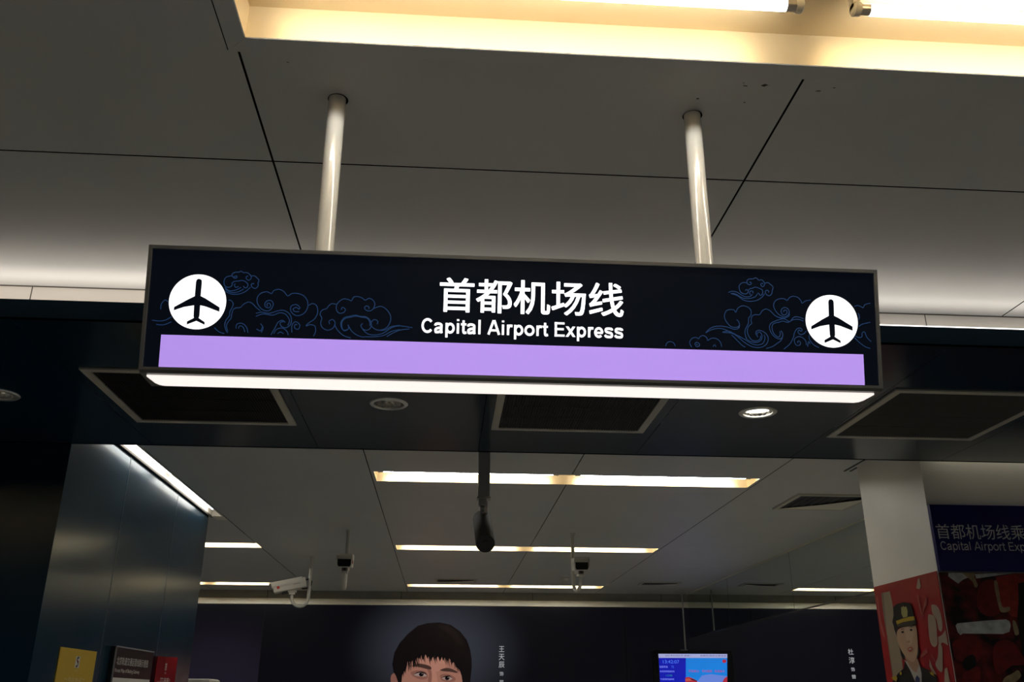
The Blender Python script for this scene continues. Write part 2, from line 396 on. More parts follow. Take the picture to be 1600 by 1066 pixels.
# ---------------------------------------------------------------- drawn outlines, in tenths of a millimetre (sign) and millimetres (prints)
CLOUD_STROKES = [[(-6426,2090),(-6400,2111),(-6364,2121),(-6356,2083),(-6407,2072),(-6456,2118),(-6459,2166),(-6397,2207),(-6324,2209),(-6271,2234),(-6214,2203),(-6140,2206),(-6083,2169),(-6042,2113),(-6057,2055),(-6102,2034),(-6150,2071),(-6144,2119),(-6108,2130)],[(-6465,2118),(-6538,2110),(-6608,2065),(-6629,1978),(-6605,1893),(-6539,1857),(-6467,1879),(-6443,1927),(-6463,1955)],[(-6043,2132),(-5970,2135),(-5912,2089),(-5872,2042),(-5886,1975),(-5882,1908),(-5934,1854),(-6000,1875),(-6030,1922),(-6014,1961),(-5968,1953)],[(-6454,1956),(-6402,1996),(-6311,2008),(-6239,2024),(-6164,2000),(-6105,1939),(-6119,1871),(-6164,1860),(-6203,1897)],[(-6380,1949),(-6396,1910),(-6365,1863),(-6303,1884)],[(-6603,1855),(-6497,1782),(-6353,1806),(-6247,1867)],[(-6591,1817),(-6458,1746),(-6313,1760),(-6189,1831)],[(-6588,1770),(-6456,1711),(-6292,1713),(-6149,1775),(-6045,1874)],[(-6501,1573),(-6436,1556),(-6395,1482),(-6417,1396),(-6456,1309),(-6459,1215),(-6525,1118),(-6545,1005),(-6510,893),(-6470,838)],[(-6419,1159),(-6408,1273),(-6387,1359),(-6326,1399),(-6235,1411),(-6167,1489),(-6070,1539),(-5986,1514),(-5889,1422),(-5793,1349)],[(-6419,1159),(-6477,1082),(-6507,987),(-6472,875)],[(-6295,937),(-6292,1022),(-6212,1062),(-6119,1027),(-6059,944),(-6035,851)],[(-6241,939),(-6226,996),(-6152,979),(-6100,868)],[(-7943,1319),(-7943,1432),(-7869,1529),(-7803,1493)],[(-8112,1070),(-7967,1056),(-7825,1079),(-7705,1158)],[(-8015,979),(-7853,975),(-7696,1045)],[(-6767,942),(-6652,851),(-6541,817)],[(-5639,1455),(-5662,1487),(-5644,1529),(-5596,1517),(-5582,1457),(-5624,1421),(-5691,1446),(-5708,1513),(-5660,1582),(-5568,1585),(-5524,1505),(-5558,1409),(-5633,1353),(-5766,1389),(-5865,1508),(-5881,1643),(-5814,1741),(-5685,1786),(-5578,1748),(-5530,1818),(-5413,1849),(-5305,1798),(-5221,1706),(-5132,1763),(-5000,1767),(-4866,1717),(-4780,1597),(-4772,1448),(-4844,1323),(-4973,1265),(-5080,1302),(-5143,1395),(-5117,1491),(-5013,1513),(-4944,1456),(-4960,1414),(-5022,1453),(-5086,1410),(-5043,1358),(-4952,1360)],[(-4749,1503),(-4672,1551),(-4578,1508),(-4544,1360),(-4602,1208),(-4728,1110),(-4782,1041),(-4699,1070),(-4593,1046),(-4568,925),(-4607,816)],[(-5890,1291),(-5762,1322),(-5603,1299),(-5424,1359),(-5294,1377),(-5172,1313),(-5114,1206),(-5119,1071),(-5219,987),(-5326,1024),(-5343,1105),(-5266,1121)],[(-5886,1223),(-5733,1282),(-5523,1261),(-5369,1320),(-5236,1284),(-5150,1151),(-5183,1042)],[(-5535,816),(-5454,980),(-5396,1103),(-5307,1152),(-5239,1108)],[(-5082,883),(-5091,1045),(-5017,1128),(-4922,1063),(-4943,968),(-5022,979),(-5027,1060),(-4974,1062)],[(-5472,845),(-5425,940),(-5310,979),(-5202,920),(-5158,827)],[(-5394,847),(-5331,889),(-5263,851)],[(-5772,1065),(-5714,972),(-5746,864)],[(-5855,941),(-5762,904),(-5729,999)],[(-4032,1430),(-4009,1485),(-3941,1446),(-3964,1378),(-4055,1348),(-4124,1400),(-4142,1508),(-4094,1605),(-3991,1677),(-3885,1667),(-3817,1642),(-3768,1725),(-3676,1742),(-3568,1704),(-3513,1665),(-3421,1709),(-3326,1657),(-3295,1562),(-3344,1452),(-3436,1421),(-3518,1473),(-3493,1529),(-3426,1517),(-3424,1463)],[(-4144,1549),(-4250,1559),(-4326,1489),(-4350,1447),(-4454,1403),(-4488,1307),(-4445,1227),(-4465,1118),(-4421,1011),(-4300,960),(-4184,1018),(-4150,1127),(-4206,1202),(-4283,1164),(-4267,1097)],[(-3319,1480),(-3161,1534),(-3025,1462),(-2934,1314),(-2947,1164),(-3035,1039),(-3192,993),(-3327,1057),(-3358,1151),(-3295,1229),(-3214,1196),(-3224,1128)],[(-3858,1095),(-3854,1001),(-3944,957),(-4014,1050),(-4019,1158),(-3945,1256),(-3840,1286),(-3710,1317),(-3603,1293),(-3470,1284),(-3373,1192),(-3354,1070),(-3430,986),(-3537,1010),(-3580,1090),(-3542,1132)],[(-3866,987),(-3958,971),(-3999,1056),(-3998,1154),(-3931,1237),(-3813,1268),(-3709,1296),(-3575,1275),(-3455,1257),(-3390,1172),(-3381,1083)],[(-4162,1100),(-4089,967),(-3952,849),(-3792,800)],[(-3871,1095),(-3772,949),(-3636,858),(-3502,822)],[(-3536,997),(-3427,905),(-3267,883),(-3083,929),(-2903,1056),(-2718,1103),(-2438,1070)],[(-3219,993),(-3060,997),(-2904,1083),(-2719,1116)],[(-3001,850),(-2898,921),(-2715,1008),(-2503,1041)],[(-3503,835),(-3292,841),(-3081,875),(-2900,975),(-2715,1021)],[(5264,2356),(5280,2376),(5304,2357),(5295,2321),(5249,2312),(5210,2344),(5206,2404),(5252,2445),(5312,2447),(5352,2455),(5402,2476),(5451,2462),(5480,2427),(5550,2435),(5599,2397),(5621,2348),(5606,2298),(5565,2276),(5532,2305),(5537,2345),(5568,2356),(5581,2331)],[(5204,2344),(5141,2362),(5061,2333),(5016,2268),(5022,2189),(5056,2121),(5115,2093),(5184,2095),(5224,2136),(5216,2185),(5176,2190),(5166,2164)],[(5621,2358),(5697,2375),(5746,2342),(5804,2294),(5812,2235),(5791,2184),(5789,2135),(5748,2078),(5688,2072),(5640,2110),(5632,2169),(5672,2194),(5711,2172),(5706,2142)],[(5333,2110),(5338,2150),(5304,2168),(5270,2147),(5257,2107),(5282,2078)],[(5245,2176),(5266,2217),(5326,2229),(5386,2257),(5455,2247),(5504,2225),(5557,2197),(5567,2127),(5540,2077),(5500,2070),(5481,2105),(5452,2124)],[(4760,2111),(4859,2144),(4957,2127),(5055,2071),(5152,2025),(5251,2028),(5322,2080)],[(4818,2087),(4917,2086),(5034,2021),(5131,1984),(5270,1989),(5390,2032),(5441,2103)],[(4838,2084),(4975,2039),(5111,1944),(5268,1919),(5427,1948),(5548,2028),(5610,2109)],[(4932,1476),(4970,1457),(5002,1380),(4977,1320),(4898,1298),(4800,1315),(4723,1391),(4667,1487),(4659,1585),(4710,1685),(4809,1713),(4888,1700),(4922,1652),(4968,1742),(5048,1798),(5127,1806),(5225,1770),(5282,1693),(5269,1584),(5218,1524),(5215,1425),(5173,1326),(5132,1246),(5129,1149),(5166,1033),(5262,977),(5380,961),(5479,1003),(5520,1082),(5513,1160),(5465,1207),(5415,1177),(5404,1118),(5432,1089)],[(4210,1157),(4310,1251),(4428,1304),(4585,1318),(4741,1293),(4877,1255),(4976,1281),(5007,1360)],[(4210,1151),(4348,1227),(4505,1263),(4661,1242),(4797,1168)],[(5293,1388),(5276,1486),(5308,1575),(5378,1611),(5477,1614),(5549,1711),(5639,1749),(5736,1707),(5832,1611),(5930,1565),(6038,1553)],[(5273,1388),(5213,1327),(5181,1228),(5207,1112),(5283,1017),(5380,996),(5470,1041),(5492,1120)],[(5384,1137),(5387,1215),(5466,1247),(5583,1201),(5659,1106),(5645,968),(5534,868),(5376,844),(5240,879),(5086,972),(4951,1085),(4816,1159),(4601,1172)],[(5571,1142),(5589,1064),(5536,946),(5397,903),(5261,938),(5107,1031),(4972,1105)],[(4815,1120),(4930,1006),(5045,893),(5122,846)],[(4601,1182),(4739,1205),(4855,1160),(4991,1086),(5146,1013)],[(6015,1155),(5972,1036),(5871,955),(5750,874),(5611,831)],[(3883,811),(3836,917),(3896,1015),(3994,1038),(4042,1010),(4092,1070),(4170,1082),(4237,1035),(4255,977),(4344,1028),(4461,1022),(4547,947),(4574,841)],[(3282,814),(3312,892),(3390,923),(3467,896),(3505,820)],[(3952,871),(3972,911),(4011,925),(4059,894),(4058,845),(4010,825),(3971,843),(3991,872),(4020,873)],[(4379,835),(4390,864),(4419,875),(4442,837)],[(6049,1687),(6055,1727),(6101,1738),(6129,1700),(6097,1639),(6028,1627),(5990,1685),(6002,1755),(6073,1801),(6151,1769),(6179,1691),(6136,1611),(6046,1579),(5929,1634),(5843,1740),(5817,1858),(5870,1959),(5981,2006),(6080,2001),(6138,1967),(6200,2039),(6291,2071),(6400,2045),(6467,1968),(6491,1915),(6576,1971),(6697,1995)],[(5887,1574),(5946,1556),(6045,1545),(6166,1602),(6178,1671)],[(5976,1252),(6012,1155),(5960,1065),(5852,1082),(5747,1186),(5702,1322),(5744,1422),(5845,1474),(5965,1517),(6064,1530),(6181,1474),(6284,1576),(6403,1584),(6521,1544)],[(5946,1241),(5943,1143),(5892,1103),(5796,1188),(5761,1324),(5803,1414),(5923,1447),(6023,1479),(6141,1453),(6262,1516),(6401,1530),(6509,1494)],[(6021,823),(6163,944),(6247,1084),(6291,1222),(6354,1312),(6433,1324),(6471,1276),(6431,1256),(6392,1284),(6370,1224),(6428,1177),(6508,1199),(6570,1270)],[(6361,979),(6353,1008),(6393,1025),(6421,981),(6399,931),(6330,920),(6283,987),(6285,1065),(6367,1126),(6465,1109),(6541,1033),(6557,936)],[(6586,898),(6610,1016),(6647,958)],[(6626,1173),(6641,1056),(6736,941),(6852,886)],[(7732,1879),(7814,1901),(7893,1874),(7942,1856),(7986,1927),(8118,1967)],[(7810,1405),(7913,1468),(8096,1513)],[(7720,1185),(7798,1148),(7879,1170),(7883,1249),(7944,1281),(7998,1154),(8093,1058)],[(7698,1145),(7812,1031),(7947,936),(8065,900)],[(7815,1722),(7842,1644),(7818,1564)]]
AIRPLANE = [(-65,449),(-55,491),(-33,511),(-2,518),(31,509),(55,487),(63,443),(59,129),(171,76),(485,-113),(486,-211),(184,-103),(64,-79),(64,-324),(49,-362),(187,-452),(188,-512),(8,-429),(-193,-516),(-193,-448),(-51,-365),(-62,-328),(-68,-83),(-285,-127),(-496,-209),(-493,-134),(-225,35),(-68,122),(-66,334)]
MAN_PRINT = [('suit',[(-1266,312),(-1057,872),(-692,1068),(-419,1161),(64,1160),(384,1055),(769,869),(1023,300)]),('skin_shade',[(-381,1455),(132,1456),(116,1102),(-108,963),(-366,1102)]),('skin_shade',[(-554,1889),(-569,1921),(-587,1926),(-608,1925),(-630,1925),(-653,1918),(-671,1906),(-682,1890),(-687,1868),(-687,1839),(-683,1802),(-674,1758),(-662,1718),(-646,1685),(-627,1656),(-606,1634),(-582,1611),(-557,1594),(-541,1610),(-538,1689),(-544,1802)]),('skin',[(-560,1743),(-563,1800),(-561,1861),(-555,1913),(-547,1951),(-535,1980),(-521,2011),(-506,2048),(-489,2087),(-461,2122),(-416,2155),(-361,2184),(-308,2210),(-264,2232),(-223,2249),(-179,2261),(-127,2267),(-73,2269),(-21,2262),(26,2245),(71,2220),(112,2187),(153,2142),(190,2089),(221,2039),(245,1998),(263,1960),(276,1916),(284,1863),(288,1804),(287,1745),(282,1688),(273,1630),(258,1576),(235,1525),(206,1476),(171,1432),(129,1391),(80,1353),(33,1325),(-9,1309),(-50,1301),(-94,1301),(-143,1309),(-196,1325),(-249,1349),(-303,1382),(-358,1424),(-407,1467),(-449,1510),(-485,1553),(-515,1598),(-537,1645),(-551,1692)]),('skin_light',[(-330,2098),(-290,2127),(-233,2156),(-176,2173),(-120,2175),(-65,2165),(-18,2149),(19,2129),(47,2103),(63,2075),(67,2046),(60,2015),(39,1989),(0,1966),(-52,1947),(-102,1939),(-144,1949),(-183,1969),(-221,1988),(-261,1999),(-299,2010),(-327,2024),(-341,2046),(-344,2072)]),('skin_light',[(-141,1939),(-127,1959),(-107,1963),(-90,1951),(-76,1918),(-65,1868),(-53,1817),(-37,1766),(-21,1713),(-16,1672),(-29,1645),(-53,1630),(-79,1623),(-107,1626),(-137,1637),(-157,1659),(-161,1696),(-155,1743),(-149,1792),(-148,1845),(-147,1900)]),('skin_shade',[(-201,1976),(-193,1987),(-177,1992),(-163,1988),(-151,1971),(-141,1944),(-134,1915),(-132,1883),(-133,1848),(-137,1817),(-146,1784),(-157,1755),(-167,1744),(-174,1765),(-180,1804),(-183,1841),(-180,1868),(-175,1892),(-173,1914),(-182,1937),(-195,1959)]),('skin_shade',[(-426,1926),(-413,1940),(-383,1950),(-350,1957),(-315,1959),(-277,1956),(-246,1951),(-224,1942),(-210,1929),(-199,1914),(-190,1896),(-186,1876),(-190,1859),(-209,1849),(-238,1842),(-267,1841),(-298,1844),(-330,1853),(-359,1865),(-389,1883),(-415,1906)]),('skin_shade',[(-23,1890),(-9,1903),(16,1911),(42,1915),(67,1915),(94,1911),(120,1903),(146,1891),(170,1876),(186,1861),(191,1845),(187,1829),(174,1818),(149,1812),(116,1810),(84,1811),(55,1814),(27,1819),(5,1829),(-11,1848),(-22,1871)]),('hair',[(-560,1743),(-619,1888),(-653,1937),(-675,2035),(-653,2183),(-587,2308),(-474,2435),(-347,2537),(-216,2573),(-44,2583),(103,2553),(238,2465),(333,2351),(381,2226),(403,2102),(406,1990),(389,1819),(346,1697),(294,1709),(285,1810),(270,1892),(250,1941),(222,2008),(196,1990),(175,2051),(149,2063),(130,2026),(118,2088),(88,2119),(69,2088),(42,2137),(11,2081),(-7,2137),(-28,2069),(-57,2137),(-88,2099),(-109,2149),(-147,2099),(-168,2155),(-206,2111),(-227,2161),(-270,2086),(-279,2154),(-323,2098),(-344,2135),(-367,2061),(-389,2117),(-432,2061),(-459,2085),(-495,2005),(-525,1962),(-535,1889),(-538,1816)]),('hair_sheen',[(-83,2551),(-51,2554),(7,2548),(63,2533),(111,2509),(158,2476),(198,2439),(234,2396),(264,2350),(281,2313),(279,2288),(264,2273),(242,2276),(212,2306),(174,2356),(133,2401),(88,2434),(40,2462),(-2,2488),(-41,2514),(-75,2537)]),('brow',[(-404,2005),(-402,2015),(-390,2027),(-373,2036),(-352,2041),(-327,2043),(-301,2043),(-275,2041),(-248,2036),(-223,2031),(-198,2024),(-174,2016),(-157,2007),(-146,1996),(-141,1984),(-143,1976),(-150,1971),(-164,1969),(-181,1970),(-205,1974),(-232,1981),(-260,1988),(-287,1993),(-313,1998),(-339,2002),(-365,2003),(-390,2003)]),('brow',[(-25,1958),(-21,1965),(-5,1972),(14,1979),(33,1984),(55,1988),(79,1989),(103,1986),(127,1979),(151,1971),(174,1961),(196,1950),(210,1940),(214,1933),(210,1928),(198,1926),(176,1929),(148,1935),(119,1940),(92,1942),(66,1943),(41,1945),(14,1948),(-11,1953)]),('eye_white',[(-380,1901),(-373,1911),(-355,1921),(-336,1928),(-317,1933),(-298,1935),(-278,1935),(-256,1930),(-235,1923),(-218,1914),(-206,1904),(-197,1892),(-198,1884),(-211,1879),(-233,1878),(-256,1877),(-277,1878),(-299,1880),(-321,1883),(-345,1888),(-368,1894)]),('eye_white',[(4,1860),(10,1868),(25,1875),(43,1881),(63,1885),(87,1887),(108,1885),(126,1877),(141,1865),(147,1854),(141,1845),(127,1837),(109,1832),(88,1832),(65,1835),(44,1839),(26,1845),(11,1853)]),('hair',[(-245,1904),(-248,1894),(-256,1885),(-269,1880),(-282,1880),(-295,1885),(-304,1894),(-308,1904),(-305,1915),(-297,1923),(-284,1928),(-270,1928),(-258,1923),(-249,1915)]),('hair',[(107,1859),(104,1849),(96,1840),(83,1835),(69,1835),(57,1840),(48,1848),(45,1859),(47,1870),(56,1878),(68,1883),(82,1883),(95,1878),(104,1870)]),('eye_white',[(-260,1914),(-262,1910),(-266,1908),(-271,1910),(-273,1914),(-271,1918),(-267,1920),(-262,1918)]),('eye_white',[(95,1869),(93,1865),(89,1863),(84,1865),(82,1869),(84,1873),(88,1875),(93,1873)]),('hair',[(-386,1899),(-336,1933),(-278,1943),(-219,1924),(-189,1878),(-218,1907),(-277,1931),(-333,1921)]),('hair',[(-2,1860),(42,1888),(107,1893),(154,1852),(108,1879),(43,1876)]),('skin_shade',[(-182,1635),(-160,1630),(-126,1618),(-91,1611),(-53,1616),(-14,1626),(11,1630),(14,1621),(3,1606),(-13,1593),(-35,1586),(-63,1582),(-90,1581),(-119,1584),(-147,1591),(-168,1599),(-182,1612),(-188,1627)]),('lips',[(-229,1497),(-207,1507),(-155,1514),(-101,1515),(-45,1511),(13,1503),(41,1492),(19,1474),(-32,1453),(-86,1444),(-142,1455),(-200,1478)])]
PILOT_PRINT = [('column',[(5419,2191),(5309,2191),(5298,2122),(5298,1981),(5280,1842),(5291,1729),(5334,1563),(5423,1562),(5426,1732),(5418,1942),(5422,2073)]),('column_edge',[(5419,2191),(5391,2191),(5418,1942),(5413,1732),(5426,1732),(5424,1942),(5429,2074)]),('sheen',[(5485,2182),(5473,2175),(5472,2029),(5444,1943),(5471,1945),(5492,2030)]),('petal',[(4862,2070),(4849,2073),(4830,2070),(4814,2065),(4802,2058),(4792,2049),(4785,2036),(4780,2018),(4778,1996),(4778,1977),(4782,1960),(4789,1945),(4797,1936),(4807,1933),(4819,1936),(4827,1943),(4830,1957),(4830,1975),(4833,1992),(4841,2004),(4852,2014),(4860,2026),(4865,2042),(4866,2058)]),('petal',[(4913,2020),(4902,2028),(4890,2026),(4878,2022),(4867,2020),(4857,2016),(4849,2009),(4844,1999),(4841,1986),(4840,1971),(4842,1954),(4847,1936),(4852,1918),(4854,1903),(4856,1888),(4861,1876),(4870,1868),(4882,1862),(4894,1859),(4906,1861),(4918,1866),(4928,1875),(4933,1887),(4935,1902),(4934,1923),(4930,1955),(4922,1993)]),('petal',[(4759,1939),(4735,1901),(4753,1860),(4786,1872),(4811,1879),(4851,1855),(4845,1907),(4799,1915)]),('petal',[(4852,1871),(4839,1873),(4826,1867),(4819,1853),(4823,1829),(4833,1797),(4842,1771),(4847,1754),(4853,1742),(4859,1735),(4868,1733),(4879,1735),(4890,1741),(4901,1750),(4913,1761),(4917,1773),(4908,1784),(4892,1795),(4878,1809),(4868,1830),(4860,1855)]),('petal',[(4969,1802),(4950,1758),(4918,1721),(4949,1727),(4981,1765)]),('petal',[(4828,1750),(4800,1754),(4797,1684),(4809,1617),(4862,1617),(4852,1685)]),('petal',[(4957,2219),(4939,2222),(4936,2177),(4958,2163),(4991,2172)]),('pink',[(4998,2133),(4979,2137),(4970,2041),(4952,2023),(4965,2018),(4983,2036)]),('pink',[(4913,2108),(4891,2111),(4905,2079),(4943,2050),(4971,2035),(4951,2056)]),('pink',[(5011,1846),(4979,1856),(4970,1834),(5007,1825),(5058,1810),(5060,1821)]),('pink',[(4949,1827),(4929,1821),(4897,1783),(4917,1789)]),('pink',[(4759,1829),(4747,1819),(4748,1768),(4757,1773)]),('uniform',[(5682,1022),(5424,1697),(5345,1739),(5268,1764),(5239,1806),(5208,1770),(5150,1690),(5343,1056)]),('uniform',[(5077,1800),(5070,1766),(4972,1743),(4914,1713),(5092,1081),(5269,1063),(5072,1733)]),('shirt',[(5245,1808),(5201,1792),(5139,1781),(5086,1800),(5072,1733),(5269,1063),(5357,1055),(5155,1690),(5195,1753)]),('tie',[(5125,1724),(5099,1708),(5315,1059),(5362,1054),(5149,1709)]),('neck',[(5237,1828),(5092,1809),(5078,1783),(5125,1738),(5151,1743),(5197,1774)]),('uniform',[(5313,1987),(5267,1975),(5286,1931),(5283,1896),(5259,1864),(5229,1823),(5249,1806),(5274,1833),(5277,1869),(5293,1941)]),('uniform',[(5069,1884),(5054,1841),(5082,1813),(5102,1809)]),('face',[(5291,1932),(5289,1945),(5283,1959),(5268,1970),(5240,1977),(5203,1981),(5166,1983),(5127,1985),(5087,1985),(5059,1980),(5049,1966),(5050,1946),(5054,1926),(5056,1906),(5061,1886),(5067,1867),(5073,1851),(5079,1838),(5087,1826),(5096,1816),(5107,1808),(5118,1801),(5129,1797),(5141,1795),(5153,1794),(5164,1796),(5175,1799),(5187,1804),(5200,1810),(5214,1818),(5227,1827),(5240,1839),(5253,1851),(5264,1864),(5272,1875),(5278,1885),(5283,1896),(5288,1907),(5291,1919)]),('face_light',[(5178,1977),(5152,1982),(5118,1981),(5093,1976),(5083,1966),(5082,1952),(5087,1937),(5098,1919),(5115,1901),(5131,1888),(5145,1883),(5158,1884),(5168,1890),(5176,1901),(5180,1918),(5182,1934),(5185,1950),(5186,1966)]),('uniform',[(5282,2098),(5232,2111),(5152,2113),(5079,2101),(5063,2078),(5056,2029),(5039,2011),(5042,1989),(5064,1978),(5138,1980),(5243,1986),(5275,1966),(5301,1977),(5318,2019),(5291,2053)]),('visor',[(5268,2001),(5253,2004),(5227,2007),(5196,2009),(5158,2009),(5115,2009),(5082,2008),(5067,2007),(5061,2005),(5060,2003),(5060,1998),(5064,1992),(5075,1987),(5094,1984),(5120,1981),(5148,1981),(5180,1981),(5216,1983),(5243,1986),(5261,1990),(5270,1996)]),('gold',[(5272,2020),(5190,2027),(5103,2031),(5052,2028),(5052,2008),(5119,2009),(5197,2008),(5263,2000)]),('emblem',[(5184,2091),(5172,2088),(5156,2094),(5147,2085),(5131,2089),(5121,2083),(5116,2061),(5128,2033),(5179,2031),(5193,2054)]),('uniform',[(5192,1954),(5195,1952),(5200,1950),(5207,1950),(5215,1950),(5221,1952),(5226,1954),(5226,1956),(5224,1959),(5219,1960),(5211,1961),(5204,1961),(5197,1959),(5193,1957)]),('uniform',[(5092,1959),(5094,1957),(5099,1955),(5105,1955),(5112,1955),(5118,1957),(5122,1959),(5123,1961),(5120,1964),(5115,1965),(5109,1966),(5102,1966),(5096,1964),(5092,1962)]),('brow',[(5234,1970),(5203,1975),(5181,1969),(5204,1970)]),('brow',[(5126,1974),(5096,1978),(5077,1973),(5101,1973)]),('neck',[(5137,1900),(5139,1897),(5145,1896),(5153,1895),(5161,1895),(5168,1897),(5173,1899),(5174,1902),(5171,1904),(5165,1906),(5157,1907),(5149,1907),(5142,1905),(5138,1903)]),('lips',[(5182,1864),(5175,1868),(5162,1870),(5151,1871),(5142,1873),(5133,1873),(5127,1872),(5123,1870),(5121,1866),(5121,1861),(5125,1857),(5132,1852),(5140,1848),(5147,1846),(5156,1846),(5164,1847),(5172,1852),(5179,1858)]),('eye_white',[(5168,1863),(5134,1866),(5138,1860),(5162,1858)]),('gold',[(5428,1717),(5395,1723),(5359,1727),(5348,1713),(5369,1696),(5396,1705)]),('gold',[(5288,1738),(5290,1734),(5294,1731),(5300,1730),(5305,1730),(5309,1732),(5311,1735),(5311,1739),(5309,1742),(5305,1745),(5299,1747),(5294,1747),(5290,1745),(5288,1742)]),('gold',[(4977,1741),(4965,1732),(4951,1742),(4945,1732),(4931,1735),(4933,1719),(4916,1711),(4961,1724)])]
FILM_PRINT = [('red',[(2814,2171),(2841,2186),(2874,2192),(2896,2184),(2900,2148),(2894,2098),(2889,2058),(2893,2040),(2897,2032),(2895,2025),(2879,2015),(2857,2005),(2836,2002),(2815,2006),(2795,2016),(2781,2029),(2775,2045),(2775,2064),(2779,2086),(2787,2115),(2798,2147)]),('red_light',[(2906,2201),(3009,2222),(3424,2247),(3366,2006),(2992,1998),(2951,2003),(2906,2053),(2899,2121)]),('black',[(3020,2173),(3099,2186),(3119,2106),(3022,1666),(2951,1666),(2973,1881),(2981,2003),(3006,2093)]),('gold',[(2888,2172),(2894,2186),(2902,2187),(2908,2175),(2908,2140),(2905,2091),(2907,2056),(2918,2047),(2934,2051),(2946,2053),(2950,2047),(2949,2038),(2944,2031),(2932,2026),(2914,2023),(2900,2024),(2894,2028),(2891,2037),(2889,2056),(2887,2092),(2886,2138)]),('white',[(2792,2217),(2887,2228),(3010,2231),(2946,2216),(2794,2194)]),('white',[(2648,2230),(2728,2231),(2766,2205),(2720,2187),(2691,2167),(2643,2204)]),('gold',[(2721,2229),(2740,2231),(2768,2232),(2789,2228),(2792,2221),(2788,2211),(2786,2200),(2790,2186),(2795,2171),(2797,2160),(2793,2152),(2785,2148),(2779,2148),(2776,2155),(2774,2168),(2770,2179),(2762,2188),(2751,2197),(2741,2205),(2731,2214),(2721,2223)]),('white',[(2638,1956),(2649,1967),(2795,1981),(2917,1989),(2933,1978),(2934,1958),(2922,1928),(2885,1916),(2669,1917),(2656,1909),(2643,1923)]),('gold',[(2949,1981),(2954,1986),(2961,1983),(2966,1975),(2969,1959),(2972,1936),(2971,1920),(2964,1912),(2954,1909),(2947,1914),(2945,1934),(2946,1961)]),('red',[(2825,1859),(2840,1874),(2859,1882),(2878,1886),(2898,1887),(2917,1883),(2935,1870),(2954,1840),(2970,1802),(2974,1773),(2958,1764),(2930,1764),(2900,1762),(2872,1746),(2843,1727),(2820,1718),(2808,1728),(2803,1748),(2802,1772),(2805,1800),(2813,1833)]),('red',[(2614,1879),(2631,1887),(2649,1890),(2670,1890),(2698,1891),(2730,1889),(2752,1880),(2759,1860),(2757,1833),(2750,1809),(2738,1793),(2720,1779),(2701,1771),(2679,1770),(2655,1774),(2632,1782),(2607,1793),(2582,1808),(2569,1825),(2576,1844),(2595,1864)]),('black',[(2652,1793),(2668,1804),(2688,1813),(2703,1815),(2711,1805),(2715,1787),(2713,1771),(2702,1758),(2686,1746),(2671,1739),(2658,1740),(2646,1746),(2639,1755),(2638,1767),(2643,1781)]),('red',[(2632,1718),(2644,1731),(2657,1736),(2671,1739),(2692,1749),(2714,1758),(2727,1755),(2728,1732),(2721,1696),(2704,1665),(2670,1639),(2628,1617),(2601,1612),(2601,1639),(2616,1683)]),('gold',[(2847,1703),(2860,1711),(2877,1718),(2893,1724),(2905,1731),(2917,1738),(2926,1740),(2933,1735),(2938,1724),(2938,1714),(2928,1702),(2913,1691),(2896,1681),(2874,1675),(2850,1670),(2834,1671),(2832,1679),(2837,1691)])]
SCREEN_PRINT = [('navy',[(2871,2161),(3242,2163),(3205,1636),(2840,1635)]),('sky',[(3242,2163),(3806,2166),(3760,1637),(3205,1636)]),('haze',[(3272,1636),(3365,1809),(3438,1889),(3554,1909),(3782,1884),(3760,1637)]),('bar',[(2871,2161),(3806,2166),(3802,2113),(2868,2109)]),('red',[(3786,2072),(3782,2063),(3773,2055),(3762,2050),(3749,2050),(3738,2054),(3731,2062),(3729,2072),(3732,2082),(3741,2090),(3753,2094),(3765,2094),(3777,2090),(3784,2082)]),('red',[(3214,1864),(3259,1875),(3314,1855),(3369,1827),(3376,1784),(3365,1636),(3198,1636)]),('roof',[(3213,1845),(3257,1858),(3306,1839),(3285,1827),(3211,1821)]),('dark',[(3274,1852),(3314,1849),(3369,1827),(3359,1818),(3299,1836)]),('red',[(3701,1773),(3711,1812),(3731,1847),(3753,1866),(3781,1881),(3766,1699),(3720,1717)])]
# ---------------------------------------------------------------- the setting
def cuts(seams, edges, lo, hi, half=0.003):
    s = {lo, hi}
    for x in seams:
        s |= {x - half, x + half}
    s |= set(edges)
    return sorted(v for v in s if lo <= v <= hi)

def panel_grid(bm, xs, ys, z, what):
    """cells between the cuts; what(x, y) says None, 'hole', 'seam' or a radius of a round hole"""
    for x0, x1 in zip(xs, xs[1:]):
        if x1 - x0 < 1e-6: continue
        for y0, y1 in zip(ys, ys[1:]):
            if y1 - y0 < 1e-6: continue
            k = what((x0 + x1) / 2, (y0 + y1) / 2)
            if k == 'hole': continue
            if isinstance(k, float):
                cx, cy, n = (x0 + x1) / 2, (y0 + y1) / 2, 32
                hx, hy = (x1 - x0) / 2, (y1 - y0) / 2
                o, i = [], []
                for t in range(n):
                    a = 2 * math.pi * t / n
                    c, s = math.cos(a), math.sin(a)
                    q = 1 / max(abs(c), abs(s))
                    o.append(bm.verts.new((cx + hx * c * q, cy + hy * s * q, z)))
                    i.append(bm.verts.new((cx + k * c, cy + k * s, z)))
                for t in range(n):
                    u = (t + 1) % n
                    bm.faces.new((o[t], i[t], i[u], o[u]))
                continue
            zz = z + (0.004 if k == 'seam' else 0)
            f = bm.faces.new([bm.verts.new(p) for p in ((x0, y0, zz), (x0, y1, zz), (x1, y1, zz), (x1, y0, zz))])
            f.material_index = 1 if k == 'seam' else 0

